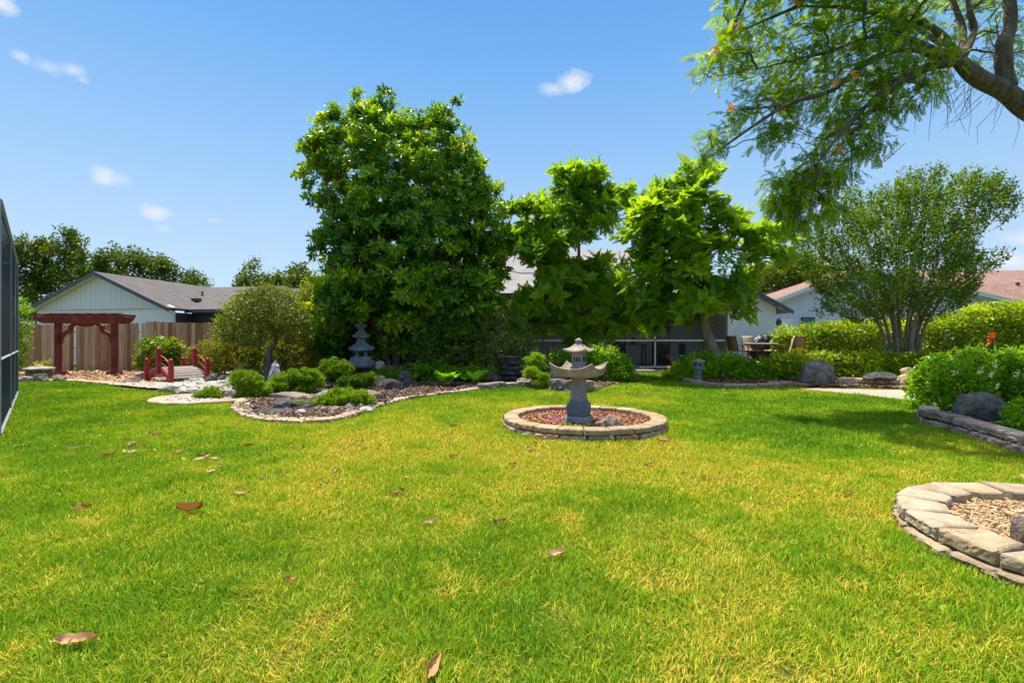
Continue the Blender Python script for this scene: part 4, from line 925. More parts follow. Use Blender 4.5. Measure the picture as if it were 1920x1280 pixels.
rosettes(Lv, tips[low], cen, OVAL, 9, .24, v_[low]+.2, (25, 100), r0=.02, wid=.95, vj=.16)  # low leaves coloured lighter, in place of skylight on the crown's front
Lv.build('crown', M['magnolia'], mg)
base = P(742, 690, DM); base[2] = 0
mb = MB(); trunk_tube(mb, [base, P(745, 640, DM), P(748, 540, DM), P(752, 440, DM), P(756, 360, DM), P(758, 300, DM)], [.16, .13, .12, .10, .07, .05])
trunk_tube(mb, [base+(-.1, 0, 0), P(715, 640, DM-.1), P(690, 590, DM-.3), P(668, 500, DM-.4)], [.10, .09, .07, .05])
trunk_tube(mb, [base+(.1, 0, 0), P(790, 640, DM-.2), P(835, 590, DM-.3), P(858, 500, DM-.3)], [.10, .09, .07, .05])
st_ = [P(745, 600, DM), P(750, 500, DM), P(754, 400, DM), P(758, 310, DM), P(680, 560, DM-.3), P(850, 530, DM-.3)]
skeleton(st_, tips[rng.choice(len(tips), 420, False)], .008, .07, mb)
mb.build('trunk', M['bark_grey'], mg, smooth=True)

# --- the two pinnate leaved trees
def pinn_tree(name, label, polys, D, ntips, trunk, rads, starts, seed, vb=.50, size=.29):
    root = thing(name, label, 'tree', group=None)
    c0 = crown_points(polys, D, ntips//4, depth=.75, surf=.55); c, cd = clumped(c0, 6, .44, .85); k = c[:, 2] > 1.2; c = c[k]; clv = np.repeat(rng.normal(0, .10, len(c0)), 6)[k]
    cen = P(np.mean([np.mean(np.array(p)[:, 0]) for p in polys]), np.mean([np.mean(np.array(p)[:, 1]) for p in polys])+60, D)
    Lv = Leaves(); rosettes(Lv, c, cen, PINN, 9, size, clump_var(c, seed+1, vb, .22, .8)+clv, (30, 110), wid=1.0, upb=.45, jit=.75, vj=.12)
    Lv.build('crown', M['pinnate'], root)
    mb = MB(); trunk_tube(mb, trunk, rads, 12)
    skeleton(starts, c[rng.choice(len(c), min(len(c), 260), False)], .009, .08, mb)
    mb.build('trunk', M['bark_pale'], root, smooth=True); return root
DA = 16.6
pinn_tree('golden_rain_tree', 'bright green leafy tree right behind the tall stone lantern', [
    [(1040, 318), (1060, 310), (1082, 322), (1100, 308), (1130, 312), (1134, 330), (1120, 348), (1165, 365), (1170, 392), (1158, 410), (1180, 440), (1178, 480), (1160, 520), (1182, 560), (1172, 600), (1180, 628), (1120, 635), (1060, 625), (1040, 632),
     (985, 612), (958, 570), (965, 545), (990, 530), (970, 500), (935, 520), (918, 480), (935, 430), (960, 400), (985, 372), (1015, 372), (1030, 362), (1050, 365), (1060, 345)], [(925, 485), (935, 430), (965, 395), (1010, 385), (1040, 420), (1035, 530), (975, 525)], [(1050, 330), (1075, 318), (1100, 322), (1130, 320), (1150, 370), (1100, 400), (1045, 380)],
    [(1000, 540), (1080, 530), (1170, 540), (1190, 590), (1150, 650), (1095, 640), (1050, 655), (1000, 640), (965, 600)]], DA, 620,
    [G(1098, 712)*(1, 0, 1)+(0, DA, 0) if False else np.array(((1098-960)/F*DA, DA, 0)), P(1092, 640, DA), P(1080, 580, DA), P(1085, 500, DA), P(1085, 400, DA)], [.10, .085, .08, .06, .035],
    [P(1086, 590, DA), P(1080, 530, DA), P(1085, 450, DA), P(1086, 380, DA)], 101)
DB = 14.6
pinn_tree('golden_rain_tree', 'leafy tree with thick leaning grey trunk before the patio', [
    [(1262, 345), (1285, 330), (1310, 322), (1330, 345), (1325, 362), (1352, 368), (1386, 382), (1370, 402), (1410, 412), (1452, 420), (1470, 442), (1478, 470), (1455, 490), (1432, 520), (1415, 545), (1425, 570), (1400, 590), (1408, 612), (1388, 598), (1370, 575), (1345, 590),
     (1340, 610), (1300, 615), (1262, 618), (1250, 600), (1240, 620), (1215, 612), (1196, 600), (1202, 560), (1180, 520), (1168, 480), (1180, 440), (1165, 415), (1205, 408), (1202, 380), (1230, 362)],
    [(1192, 560), (1240, 545), (1262, 575), (1250, 615), (1215, 616), (1190, 600)], [(1345, 560), (1395, 565), (1410, 590), (1395, 618), (1365, 580)]], DB, 440,
    [np.array(((1362-960)/F*DB, DB, 0)), P(1352, 690, DB), P(1338, 655, DB), P(1325, 625, DB), P(1318, 590, DB), P(1322, 530, DB), P(1326, 470, DB)], [.20, .17, .155, .15, .13, .09, .05],
    [P(1318, 580, DB), P(1322, 540, DB), P(1325, 480, DB)], 111)

# --- overhanging flame tree at the right
fl = thing('flame_tree', 'feathery leaved tree with orange flowers reaching in from the top right corner', 'tree')
DF = 8.6
fp = [[(1372, -30), (1350, 40), (1345, 85), (1318, 110), (1298, 122), (1318, 135), (1332, 150), (1360, 152), (1385, 140), (1405, 150), (1432, 112), (1450, 130), (1440, 170), (1400, 195), (1370, 215), (1342, 240), (1325, 262), (1318, 295), (1308, 320), (1342, 308), (1352, 282), (1362, 250), (1400, 215),
       (1440, 195), (1470, 180), (1450, 225), (1420, 262), (1440, 280), (1460, 260), (1500, 235), (1520, 240), (1510, 280), (1495, 320), (1470, 345), (1445, 355), (1450, 385), (1480, 390), (1520, 400), (1545, 370), (1560, 330), (1600, 320), (1625, 290), (1640, 262), (1655, 290), (1665, 270), (1640, 240), (1700, 205), (1730, 185),
       (1765, 150), (1790, 140), (1760, 100), (1700, 60), (1740, 20), (1760, -30)],
      [(1440, 330), (1500, 310), (1570, 320), (1580, 360), (1545, 410), (1500, 430), (1462, 400)]]
c1 = crown_points(fp, DF, 820, depth=.85, surf=.9); c1 = c1[vn(c1, 1.3, 55, 2) > -.33]
c2 = crown_points([[(1700, -60), (1960, -60), (1960, 20), (1880, 60), (1800, 50), (1760, 30)], [(1850, 60), (1960, 40), (1990, 130), (1900, 130)]], DF+.5, 90, depth=1.0)
c3 = crown_points([[(1370, -30), (1760, -30), (1800, -260), (1500, -320), (1330, -200)]], DF-.9, 330, depth=1.0)
c1 = np.concatenate((c1, c2, c3)); cen = P(1800, 60, DF)
Lv = Leaves(); vv = clump_var(c1, 121, .45, .30, 1.2)
n = len(c1); cc = np.repeat(c1, 7, 0)+rng.normal(0, .09, (n*7, 3))
out = nrm(nrm(cc-cen)*.8+rng.normal(0, .8, cc.shape)+np.array((0, 0, -.15))); upv = nrm(rng.normal(0, .35, cc.shape)+np.array((0, 0, 1.)))
Lv.add(FERN, cc, out, upv, rng.uniform(.18, .32, len(cc)), np.clip(np.repeat(vv, 7)+rng.normal(0, .12, len(cc)), 0, 1), 1.0)
Lv.build('crown', M['fern'], fl)
mb = MB(); J = P(1800, 115, DF-.2)
trunk_tube(mb, [np.array((11.4, DF+.3, 0)), np.array((11.2, DF+.2, 2.6)), P(2010, 262, DF), P(1925, 205, DF), P(1885, 172, DF), P(1840, 150, DF-.1), P(1812, 128, DF-.2), J], [.36, .28, .205, .165, .147, .135, .122, .10], 14, .1)
trunk_tube(mb, [P(1888, 165, DF), P(1882, 120, DF), P(1883, 80, DF), P(1894, 50, DF), P(1892, -10, DF), P(1880, -80, DF)], [.15, .13, .12, .10, .09, .06], 12)
lims = [[J, P(1760, 98, DF-.3), P(1700, 72, DF-.4), P(1635, 70, DF-.5), P(1560, 95, DF-.6)], [J, P(1770, 70, DF), P(1720, 38, DF), P(1660, 30, DF), P(1590, 15, DF), P(1500, 12, DF)],
        [J, P(1806, 60, DF+.2), P(1790, 10, DF+.3), P(1770, -60, DF+.4)], [J, P(1826, 60, DF+.1), P(1818, 20, DF+.1), P(1806, -60, DF)], [J, P(1770, 85, DF+.3), P(1730, 60, DF+.5), P(1680, 20, DF+.7), P(1600, -40, DF+.8)],
        [J, P(1750, 125, DF-.4), P(1690, 150, DF-.6), P(1640, 185, DF-.7), P(1585, 240, DF-.7), P(1530, 310, DF-.7)], [J, P(1765, 110, DF-.2), P(1700, 90, DF-.5), P(1620, 120, DF-.6), P(1560, 170, DF-.5), P(1470, 200, DF-.4), P(1350, 280, DF-.3)],
        [P(1500, 12, DF), P(1430, 40, DF), P(1350, 80, DF)], [P(1560, 95, DF-.6), P(1500, 110, DF-.6), P(1420, 130, DF-.5)]]
for l_ in lims: trunk_tube(mb, l_, np.linspace(.075, .018, len(l_)) if np.allclose(l_[0], J) else np.linspace(.03, .01, len(l_)), 8)
st_ = [q for l_ in lims for q in l_[1:]]
skeleton(st_, c1[rng.choice(len(c1), 420, False)], .0065, .03, mb, wob=.1)
for k in range(46):                                       # bare hanging twigs near the fork
    a = P(rng.uniform(1740, 1915), 0, DF+rng.uniform(-.3, .5)); a[2] = HC-(rng.uniform(95, 190)-HY)/F*DF; b = a+np.array((rng.uniform(-.5, .3), rng.uniform(-.3, .3), -rng.uniform(.15, .75)))
    mb.tube([a, (a+b)/2+rng.normal(0, .06, 3), b], [.006, .0045, .0025], 4)
for k in range(40):
    a = P(rng.uniform(1780, 1930), rng.uniform(-20, 110), DF+rng.uniform(-.3, .6)); b = a+rng.normal(0, .45, 3)
    mb.tube([a, (a+b)/2+rng.normal(0, .08, 3), b], [.008, .006, .003], 4)
mb.tube([P(1598, 300, DF-.7), P(1597, 340, DF-.7), P(1592, 372, DF-.7)], [.008, .006, .004], 4)
mb.build('trunk', M['bark_grey'], fl, smooth=True)
Lv = Leaves(); fc = np.array([P(px+rng.uniform(-6, 6), py+rng.uniform(-6, 6), DF-1.0+rng.uniform(-.3, .3)) for px, py in ((1388, 55), (1340, 95), (1376, 205), (1598, 90), (1568, 158), (1602, 142), (1578, 280), (1500, 8)) for _ in (0, 1)])
del Lv
for i in range(0, len(fc), 2): Lv = Leaves(); rosettes(Lv, fc[i:i+2], cen, ROUND, 9, .06, np.full(2, .5)); Lv.build('flower', M['orange'], fl)

# --- crape myrtle
cm = thing('crape_myrtle', 'vase shaped many stemmed tree with small leaves in front of the red roofed house', 'tree')
DC = 15.5
cp = [[(1500, 420), (1475, 440), (1508, 465), (1512, 500), (1535, 545), (1540, 590), (1570, 612), (1620, 610), (1680, 604), (1740, 606), (1775, 600), (1790, 565), (1812, 556), (1800, 530), (1855, 505), (1885, 498), (1860, 480), (1850, 462), (1808, 470), (1800, 480), (1830, 440), (1870, 420), (1895, 402),
      (1880, 385), (1862, 372), (1868, 345), (1838, 338), (1800, 325), (1775, 318), (1750, 318), (1718, 320), (1690, 330), (1665, 328), (1630, 345), (1600, 358), (1570, 365), (1548, 385)]]
c = crown_points(cp, DC, 3700, depth=.8, surf=.8, ragged=.6, rf=1.8)
ok = ~((np.abs(vn(c, 1.1, 131, 2)) < .10) & (rng.random(len(c)) < .8)); c = c[ok]
keep = (vn(c, 1.1, 133, 2) > -.35); c = c[keep]; root_p = np.array(((1690-960)/F*DC, DC, .35)); dr = nrm(c-root_p)
Lv = Leaves(); v_ = clump_var(c, 132, .42, .26, 1.2)
for k in range(22):
    t = rng.uniform(-.24, .24, len(c)); q = c+dr*t[:, None]+rng.normal(0, .045, c.shape); ax = nrm(dr*.5+rng.normal(0, .6, c.shape)); up = nrm(rng.normal(0, .5, c.shape)+np.array((0, 0, 1)))
    Lv.add(ROUND, q, ax, up, rng.uniform(.07, .12, len(c)), np.clip(v_+rng.normal(0, .14, len(c)), 0, 1), .9)
Lv.build('crown', M['myrtle'], cm)
mb = MB(); st_ = []
for i, (bx, mx_, tx, ty) in enumerate(((1672, 1650, 1600, 470), (1664, 1632, 1555, 520), (1680, 1668, 1640, 440), (1688, 1684, 1680, 430), (1697, 1705, 1720, 430), (1705, 1722, 1760, 440), (1712, 1738, 1800, 470), (1720, 1752, 1830, 500), (1700, 1712, 1740, 480), (1684, 1672, 1600, 500), (1708, 1726, 1700, 500))):
    dd = DC+rng.uniform(-.25, .25); pts = [np.array(((bx-960)/F*dd, dd, .0)), P((bx*1.5+mx_*.5)/2, 630, dd), P(mx_, 580, dd+rng.uniform(-.2, .2)), P((mx_+tx)/2+rng.uniform(-4, 4), 530, dd+rng.uniform(-.5, .5)), P(tx, ty, dd+rng.uniform(-.9, .9))]
    trunk_tube(mb, pts, np.array([.07, .055, .042, .025, .012])*rng.uniform(.75, 1.1), 8); st_ += pts[2:]+[(pts[3]+pts[4])/2]
skeleton(st_, c[rng.choice(len(c), 700, False)], .0032, .02, mb, wob=.05, bias=.15)
mb.build('trunk', M['bark_pale'], cm, smooth=True)

# --- generic shrubs and far trees
def shrub(name, label, cat, polys, D, n, nl, r, tm, size, mt, ragged=None, rf=1.4, top=0.0, vb=.45, va=.28, depth=.8, seed=1, stems=0, upb=.8, wid=1.0, group=None, squash=1.0, gap=-.6, part='foliage', bark='bark_brown', base=None, dm=None, f=1.6, surf=.6):
    root = thing(name, label, cat, group=group); c = crown_points(polys, D, n, depth=depth, dmax_m=dm, surf=surf, ragged=ragged, rf=rf); c = c[(vn(c, f, seed, 2) > gap)]
    c[:, 2] = np.maximum(c[:, 2], .06)
    if part == 'foliage' or name == 'umbrella_tree': nl, size = int(nl*.62)+1, size*1.4
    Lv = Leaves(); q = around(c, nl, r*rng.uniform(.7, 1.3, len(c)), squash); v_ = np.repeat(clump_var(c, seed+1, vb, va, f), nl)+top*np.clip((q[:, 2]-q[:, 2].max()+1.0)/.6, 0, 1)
    q[:, 2] = np.maximum(q[:, 2], .04)
    scatter(Lv, q, tm, size, v_, upb=upb, wid=wid); Lv.build(part, M[mt], root)
    if stems:
        cc = np.array(polys[0], float); bx = np.mean(cc[:, 0]) if base is None else base; b = np.array(((bx-960)/F*D, D, 0.0)); mb = MB()
        st_ = [b+np.array((rng.uniform(-.12, .12), rng.uniform(-.1, .1), z)) for z in (0, .15, .3)]
        skeleton(st_, c[rng.choice(len(c), min(stems, len(c)), False)], .006, .05, mb); mb.build('stems' if part == 'foliage' else 'trunk', M[bark], root)
    return root
def tree(label, poly, D, n, seed, nl=60, r=.55, size=.22, mt='far_leaf', name='background_tree', vb=.42, base=None, tm=ROUND, gap=-.5, depth=.7, va=.4):
    return shrub(name, label, 'tree', [poly], D, int(n*1.6), nl, r, tm, size, mt, vb=vb, va=va, seed=seed, stems=50, part='crown', base=base, gap=gap, depth=depth, f=.5, ragged=1.3, rf=.75)
tree('tall dark tree behind the left house, nearest the left edge', [(10, 620), (12, 440), (30, 436), (60, 450), (80, 490), (100, 540), (90, 620)], 37, 130, 201)
tree('twin peaked dark tree above the left gable', [(60, 560), (75, 470), (88, 436), (100, 460), (108, 448), (118, 428), (135, 432), (148, 470), (160, 500), (165, 540)], 38, 120, 202)
tree('broad dark tree behind the left house apex', [(140, 560), (150, 480), (165, 452), (180, 438), (190, 462), (212, 462), (235, 470), (250, 500), (255, 560)], 36, 120, 203)
tree('rounded dark tree over the grey roof', [(215, 560), (225, 470), (250, 460), (275, 472), (300, 470), (312, 498), (320, 560)], 39, 110, 204)
tree('low dark tree thinning out above the grey ridge', [(290, 560), (298, 478), (325, 485), (345, 515), (372, 505), (385, 520), (390, 545), (360, 560)], 38, 90, 205, gap=-.3)
tree('small dark tree left of the tall magnolia', [(448, 560), (450, 515), (470, 495), (480, 490), (500, 508), (530, 515), (545, 535), (545, 565)], 34, 90, 206)
tree('dark tree tucked against the magnolia left side', [(540, 575), (545, 512), (560, 505), (580, 498), (605, 490), (612, 575)], 30, 90, 207)
tree('shadowy oak between the two roofs on the right', [(1402, 585), (1400, 510), (1425, 478), (1450, 462), (1480, 462), (1510, 470), (1545, 488), (1560, 540), (1530, 560), (1480, 590)], 33, 260, 208, mt='dark_leaf', vb=.62)
tree('leafy tree peeping over the far right roof', [(1535, 560), (1540, 500), (1565, 490), (1600, 505), (1610, 550)], 40, 60, 209)
shrub('tall_shrub', 'tall leafy green shrub growing between the screen enclosure and the fence', 'shrub', [[(8, 700), (10, 560), (22, 545), (40, 560), (55, 590), (48, 640), (38, 690)]], 16.4, 120, 24, .16, LANCE, .11, 'plumbago', seed=211, stems=20)

# clipped umbrella shaped tree
bt = shrub('umbrella_tree', 'clipped umbrella shaped little tree with a crooked trunk in the left bed', 'tree', [[(412, 628), (420, 595), (440, 565), (465, 548), (495, 541), (530, 548), (562, 570), (582, 600), (590, 636), (560, 650), (525, 634), (505, 640), (470, 650), (425, 645)]], 13.6, 620, 34, .13, ROUND, .045, 'bonsai', seed=221, vb=.3, part='crown', depth=.9, gap=-.8)
mb = MB(); DBn = 13.6; pts = [np.array(((506-960)/F*DBn, DBn, 0)), P(502, 690, DBn), P(503, 668, DBn), P(508, 652, DBn), P(517, 640, DBn), P(516, 625, DBn), P(508, 605, DBn)]
trunk_tube(mb, pts, [.13, .11, .10, .075, .065, .055, .03], 10)
skeleton([pts[-1], pts[-2], P(490, 590, DBn), P(535, 600, DBn)], crown_points([[(425, 610), (450, 575), (500, 560), (560, 585), (575, 620), (500, 615)]], DBn, 60), .008, .04, mb); mb.tube([pts[-2], P(500, 608, DBn), P(490, 590, DBn)], .03); mb.tube([pts[-2], P(528, 612, DBn), P(535, 600, DBn)], .03)
mb.build('trunk', M['bark_grey'], bt, smooth=True)

# shrubs on the left
shrub('bronze_shrub', 'olive and bronze leaved shrub right of the little red bridge', 'shrub', [[(352, 700), (355, 655), (385, 640), (420, 632), (455, 640), (480, 655), (500, 690), (498, 706)]], 15.3, 260, 26, .17, LANCE, .085, 'gold', seed=231, stems=40, wid=1.2)
shrub('bronze_shrub', 'olive shrub with brown stems between the crooked trunk and the magnolia', 'shrub', [[(488, 702), (500, 650), (520, 630), (560, 625), (598, 630), (602, 700)]], 15.2, 200, 24, .17, LANCE, .085, 'gold', seed=232, stems=60, wid=1.2, vb=.35)
shrub('pale_shrub', 'tall yellow green shrub behind the umbrella tree, reaching up to the roof line', 'shrub', [[(398, 680), (405, 620), (412, 590), (440, 555), (470, 540), (500, 530), (520, 545), (560, 545), (600, 530), (604, 660), (560, 680), (480, 680)]], 16.4, 620, 26, .2, LANCE, .09, 'lime', seed=233, stems=60, wid=1.2, gap=-.8, vb=.4)
shrub('yellow_shrub', 'bright yellow green shrub hugging the magnolia left side', 'shrub', [[(556, 640), (560, 560), (575, 520), (600, 508), (612, 560), (606, 640)]], 16.2, 120, 26, .18, LANCE, .1, 'lime', seed=234, stems=20, vb=.7, wid=1.2)
shrub('red_tip_shrub', 'dense glossy shrub with reddish tips in front of the fence behind the bridge', 'shrub', [[(262, 690), (260, 655), (268, 640), (290, 634), (318, 636), (336, 645), (340, 690)]], 16.4, 170, 26, .15, OVAL, .10, 'redtip', seed=235, stems=30)
shrub('small_plant', 'small yellow green plant at the left post of the arbour', 'plant', [[(52, 702), (58, 684), (72, 676), (90, 682), (96, 700)]], 15.6, 46, 20, .09, LANCE, .09, 'lime', seed=236, stems=12, wid=1.4)
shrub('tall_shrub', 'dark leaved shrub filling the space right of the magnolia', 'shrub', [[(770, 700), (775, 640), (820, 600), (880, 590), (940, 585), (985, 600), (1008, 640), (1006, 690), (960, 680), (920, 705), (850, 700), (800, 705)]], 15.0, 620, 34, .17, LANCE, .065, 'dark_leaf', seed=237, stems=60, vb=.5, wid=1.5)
shrub('tall_shrub', 'dark green shrub low on the magnolia left side behind the pagoda', 'shrub', [[(598, 695), (600, 640), (625, 610), (660, 600), (650, 690)]], 15.8, 120, 26, .17, LANCE, .12, 'magnolia', seed=238, stems=20, vb=.25, wid=1.3)
shrub('round_shrub', 'rounded mid green shrub right behind the stone lantern tray', 'shrub', [[(1102, 722), (1104, 690), (1098, 665), (1112, 650), (1140, 652), (1165, 665), (1186, 690), (1194, 715), (1180, 722), (1140, 726)]], 14.3, 300, 30, .15, LANCE, .085, 'plumbago', seed=239, stems=30, vb=.38, wid=1.2)
shrub('round_shrub', 'small green shrub just left of the stone lantern behind the rocks', 'shrub', [[(1012, 700), (1025, 668), (1045, 655), (1075, 668), (1075, 700)]], 14.6, 80, 28, .13, LANCE, .08, 'plumbago', seed=240, vb=.3, wid=1.2)

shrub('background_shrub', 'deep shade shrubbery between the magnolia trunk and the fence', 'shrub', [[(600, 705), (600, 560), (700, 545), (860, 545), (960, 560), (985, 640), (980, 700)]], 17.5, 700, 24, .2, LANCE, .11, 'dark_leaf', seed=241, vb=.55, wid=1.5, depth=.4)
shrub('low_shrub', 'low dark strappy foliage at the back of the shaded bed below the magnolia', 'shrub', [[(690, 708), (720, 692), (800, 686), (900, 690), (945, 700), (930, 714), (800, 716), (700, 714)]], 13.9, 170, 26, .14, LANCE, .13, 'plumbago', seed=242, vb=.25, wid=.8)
# junipers clipped in pads
def juniper(label, polys, D, seed, n=70, vb=.5, stem=None, mt='juniper', name='juniper'):
    root = thing(name, label, 'shrub'); c = crown_points(polys, D, n, depth=.9, surf=.7); c[:, 2] = np.maximum(c[:, 2], .06)
    Lv = Leaves(); q = around(c, 24, .085*rng.uniform(.7, 1.3, len(c)), .75); nn_ = nrm(q-np.repeat(c, 24, 0)+np.array((0, 0, .035))); q[:, 2] = np.maximum(q[:, 2], .03)
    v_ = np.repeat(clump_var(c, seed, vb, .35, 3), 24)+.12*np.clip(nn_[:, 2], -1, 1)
    Lv.add(TUFT, q, nn_+rng.normal(0, .35, q.shape), rng.normal(size=q.shape), rng.uniform(.055, .095, len(q)), np.clip(v_+rng.normal(0, .14, len(q)), 0, 1), 1.0)
    Lv.build('foliage', M[mt], root); mb = MB(); bx, by = np.mean(np.array(polys[0]), 0); b = np.array(((bx-960)/F*D, D+.05, .02)) if stem is None else np.array(stem)
    skeleton([b, b+np.array((.05, 0, .12))], c[rng.choice(len(c), min(24, len(c)), False)], .008, .03, mb, wob=.15); mb.build('stem', M['bark_brown'], root); return root
juniper('two tiered clipped juniper at the left tip of the dark bed', [[(428, 722), (432, 704), (450, 696), (478, 700), (498, 718), (480, 730), (450, 735)], [(448, 745), (452, 725), (480, 718), (500, 728), (503, 748), (480, 757)]], 10.1, 301, 110)
juniper('wide clipped juniper pad below the white standing rock', [[(505, 728), (510, 708), (535, 698), (560, 694), (590, 690), (605, 705), (602, 726), (580, 738), (545, 735), (520, 738)]], 10.9, 302, 110)
juniper('clipped juniper ball in front of the tiered pagoda wall', [[(604, 708), (604, 682), (618, 672), (640, 676), (658, 690), (652, 706), (628, 712)]], 12.2, 303, 70)
juniper('dark shaded juniper pad below the curved brick wall', [[(628, 736), (632, 714), (665, 706), (690, 700), (706, 708), (700, 722), (660, 736)]], 11.6, 304, 70, vb=.2)
juniper('long low juniper spreading over the front of the dark bed', [[(543, 778), (550, 766), (575, 758), (600, 752), (625, 736), (650, 732), (680, 735), (696, 750), (690, 762), (660, 772), (620, 780), (585, 784)]], 8.9, 305, 150)
juniper('small juniper tuft inside the oval rock bed', [[(370, 748), (374, 736), (392, 730), (412, 734), (418, 746), (395, 752)]], 10.1, 306, 40)
juniper('upper cloud pruned green ball beside the slate lantern', [[(985, 684), (988, 670), (1005, 664), (1022, 672), (1020, 686), (1002, 690)]], 12.6, 307, 30, vb=.65)
juniper('middle cloud pruned green ball left of the stone lantern', [[(984, 706), (986, 694), (1000, 690), (1013, 698), (1010, 710)]], 12.3, 308, 26, vb=.65)
juniper('lowest cloud pruned green ball above the rock border', [[(1002, 722), (1004, 706), (1018, 700), (1032, 708), (1030, 724)]], 12.1, 309, 26, vb=.65)

# hedge, ground cover and flower bush on the right
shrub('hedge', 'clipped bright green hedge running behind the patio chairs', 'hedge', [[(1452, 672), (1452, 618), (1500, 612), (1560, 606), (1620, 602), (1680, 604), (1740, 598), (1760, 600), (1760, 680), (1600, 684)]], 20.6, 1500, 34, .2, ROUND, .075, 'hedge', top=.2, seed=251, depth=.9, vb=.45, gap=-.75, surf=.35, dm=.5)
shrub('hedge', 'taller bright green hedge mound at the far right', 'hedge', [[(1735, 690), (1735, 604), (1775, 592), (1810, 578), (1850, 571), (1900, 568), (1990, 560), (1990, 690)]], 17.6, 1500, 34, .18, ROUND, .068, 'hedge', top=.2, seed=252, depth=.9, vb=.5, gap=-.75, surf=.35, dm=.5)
shrub('ground_cover_shrub', 'shady leafy ground cover around the foot of the leaning tree', 'shrub', [[(1272, 712), (1270, 690), (1290, 668), (1330, 660), (1380, 668), (1420, 678), (1450, 690), (1445, 716), (1400, 722), (1330, 722)]], 14.6, 330, 26, .15, LANCE, .10, 'plumbago', seed=253, vb=.5, wid=1.4, stems=30)
shrub('ground_cover_shrub', 'low bright green planting between the patio and the pink block wall', 'shrub', [[(1400, 716), (1400, 686), (1440, 672), (1480, 664), (1540, 662), (1600, 664), (1660, 662), (1740, 664), (1760, 690), (1740, 712), (1690, 712), (1600, 716), (1500, 716)]], 14.7, 760, 26, .15, LANCE, .095, 'hedge', seed=254, vb=.55, wid=1.5)
shrub('ground_cover_shrub', 'yellow tipped plant in front of the brown patio chair', 'shrub', [[(1472, 672), (1480, 660), (1495, 652), (1512, 658), (1515, 672)]], 16.5, 36, 24, .12, LANCE, .09, 'gold', seed=255, vb=.75)
shrub('ground_cover_shrub', 'green leaves at the foot of the lanai screen by the terracotta bowl', 'shrub', [[(1242, 706), (1262, 690), (1285, 672), (1296, 690), (1290, 712)]], 15.6, 60, 24, .12, LANCE, .1, 'plumbago', seed=256, vb=.5, wid=1.3)
pb = shrub('flower_bush', 'big bright green bush dotted with pale blue flowers at the right edge', 'shrub', [[(1728, 792), (1722, 730), (1735, 690), (1765, 672), (1800, 662), (1850, 656), (1900, 660), (1990, 650), (2060, 660), (2060, 790), (1960, 770), (1900, 745), (1830, 742), (1810, 800), (1760, 800)]], 8.3, 900, 34, .13, LANCE, .062, 'plumbago', seed=257, vb=.40, wid=1.9, stems=60, depth=.8, dm=.75, surf=.5)
Lv = Leaves(); fc = np.array([P(px+rng.uniform(-4, 4), py+rng.uniform(-3, 3), 7.55) for px, py in ((1838, 695), (1860, 702), (1912, 700), (1905, 706), (1865, 684), (1750, 758), (1908, 755), (1895, 775), (1838, 745), (1790, 700), (1870, 725), (1925, 690)) for _ in range(3)])
del Lv
for i in range(0, len(fc), 3): Lv = Leaves(); rosettes(Lv, fc[i:i+3], P(1850, 800, 9), ROUND, 6, .03, np.full(3, .5)); Lv.build('flower', M['blue'], pb)
shrub('flower_bush', 'low leafy sprig with blue flowers beside the big dark boulder', 'shrub', [[(1896, 812), (1888, 790), (1900, 765), (1930, 752), (1980, 760), (1980, 820), (1930, 812)]], 6.15, 110, 28, .08, LANCE, .055, 'plumbago', seed=258, vb=.42, wid=1.8)
cn_ = thing('canna_plant', 'broad leaved plant with a red flower above the blue flowering bush', 'plant'); Lv = Leaves()
for k in range(34):
    b = P(rng.uniform(1826, 1908), 672, 8.5+rng.uniform(-.3, .3)); ax = nrm(np.array((rng.normal(0, .45), rng.normal(0, .35), 1.0)))
    Lv.add(OVAL, b[None]-np.array((0, 0, .1)), ax[None], rng.normal(size=(1, 3)), rng.uniform(.22, .36, 1), np.array([rng.uniform(.4, .95)]), .75)
Lv.build('leaf_clump', M['bigleaf'], cn_); Lv = Leaves(); fc = np.array([P(px, py, 8.5) for px, py in ((1858, 631), (1864, 634), (1862, 628), (1852, 645), (1866, 640), (1860, 638))])
rosettes(Lv, fc, P(1860, 700, 8.5), ROUND, 6, .06, np.full(len(fc), .5)); Lv.build('flower', M['red'], cn_)
MB().tube([P(1864, 690, 8.5), P(1862, 660, 8.5), P(1860, 634, 8.5)], .008).build('stem', M['juniper'], cn_)
# hosta like plants in the shade
for i, (px, py, n, lab) in enumerate(((838, 708, 14, 'broad leaved light green plant low in the dark bed'), (852, 694, 12, 'broad leaved bluish plant under the dark shrub'), (873, 700, 12, 'upright bright green leafy plant in the dark bed'), (893, 704, 11, 'small light green plant at the shady bed back'), (770, 700, 16, 'strappy dark plant behind the brick wall end'))):
    g = G(px, py+14, .1); o = thing('broad_leaved_plant', lab, 'plant'); Lv = Leaves()
    m = n*2; th = rng.uniform(0, 2*pi, m); ax = np.stack((np.cos(th), np.sin(th), rng.uniform(.5, 1.6, m)), 1); up = np.stack((-np.cos(th), -np.sin(th), np.full(m, .6)), 1)
    Lv.add(OVAL if i < 4 else LANCE, g+np.stack((np.cos(th)*.06, np.sin(th)*.06, rng.uniform(.0, .12, m)), 1), ax, up, rng.uniform(.26, .42, m), rng.uniform(.25, .95, m), 1.5 if i < 4 else .5)
    Lv.build('leaf_clump', M['bigleaf'], o)
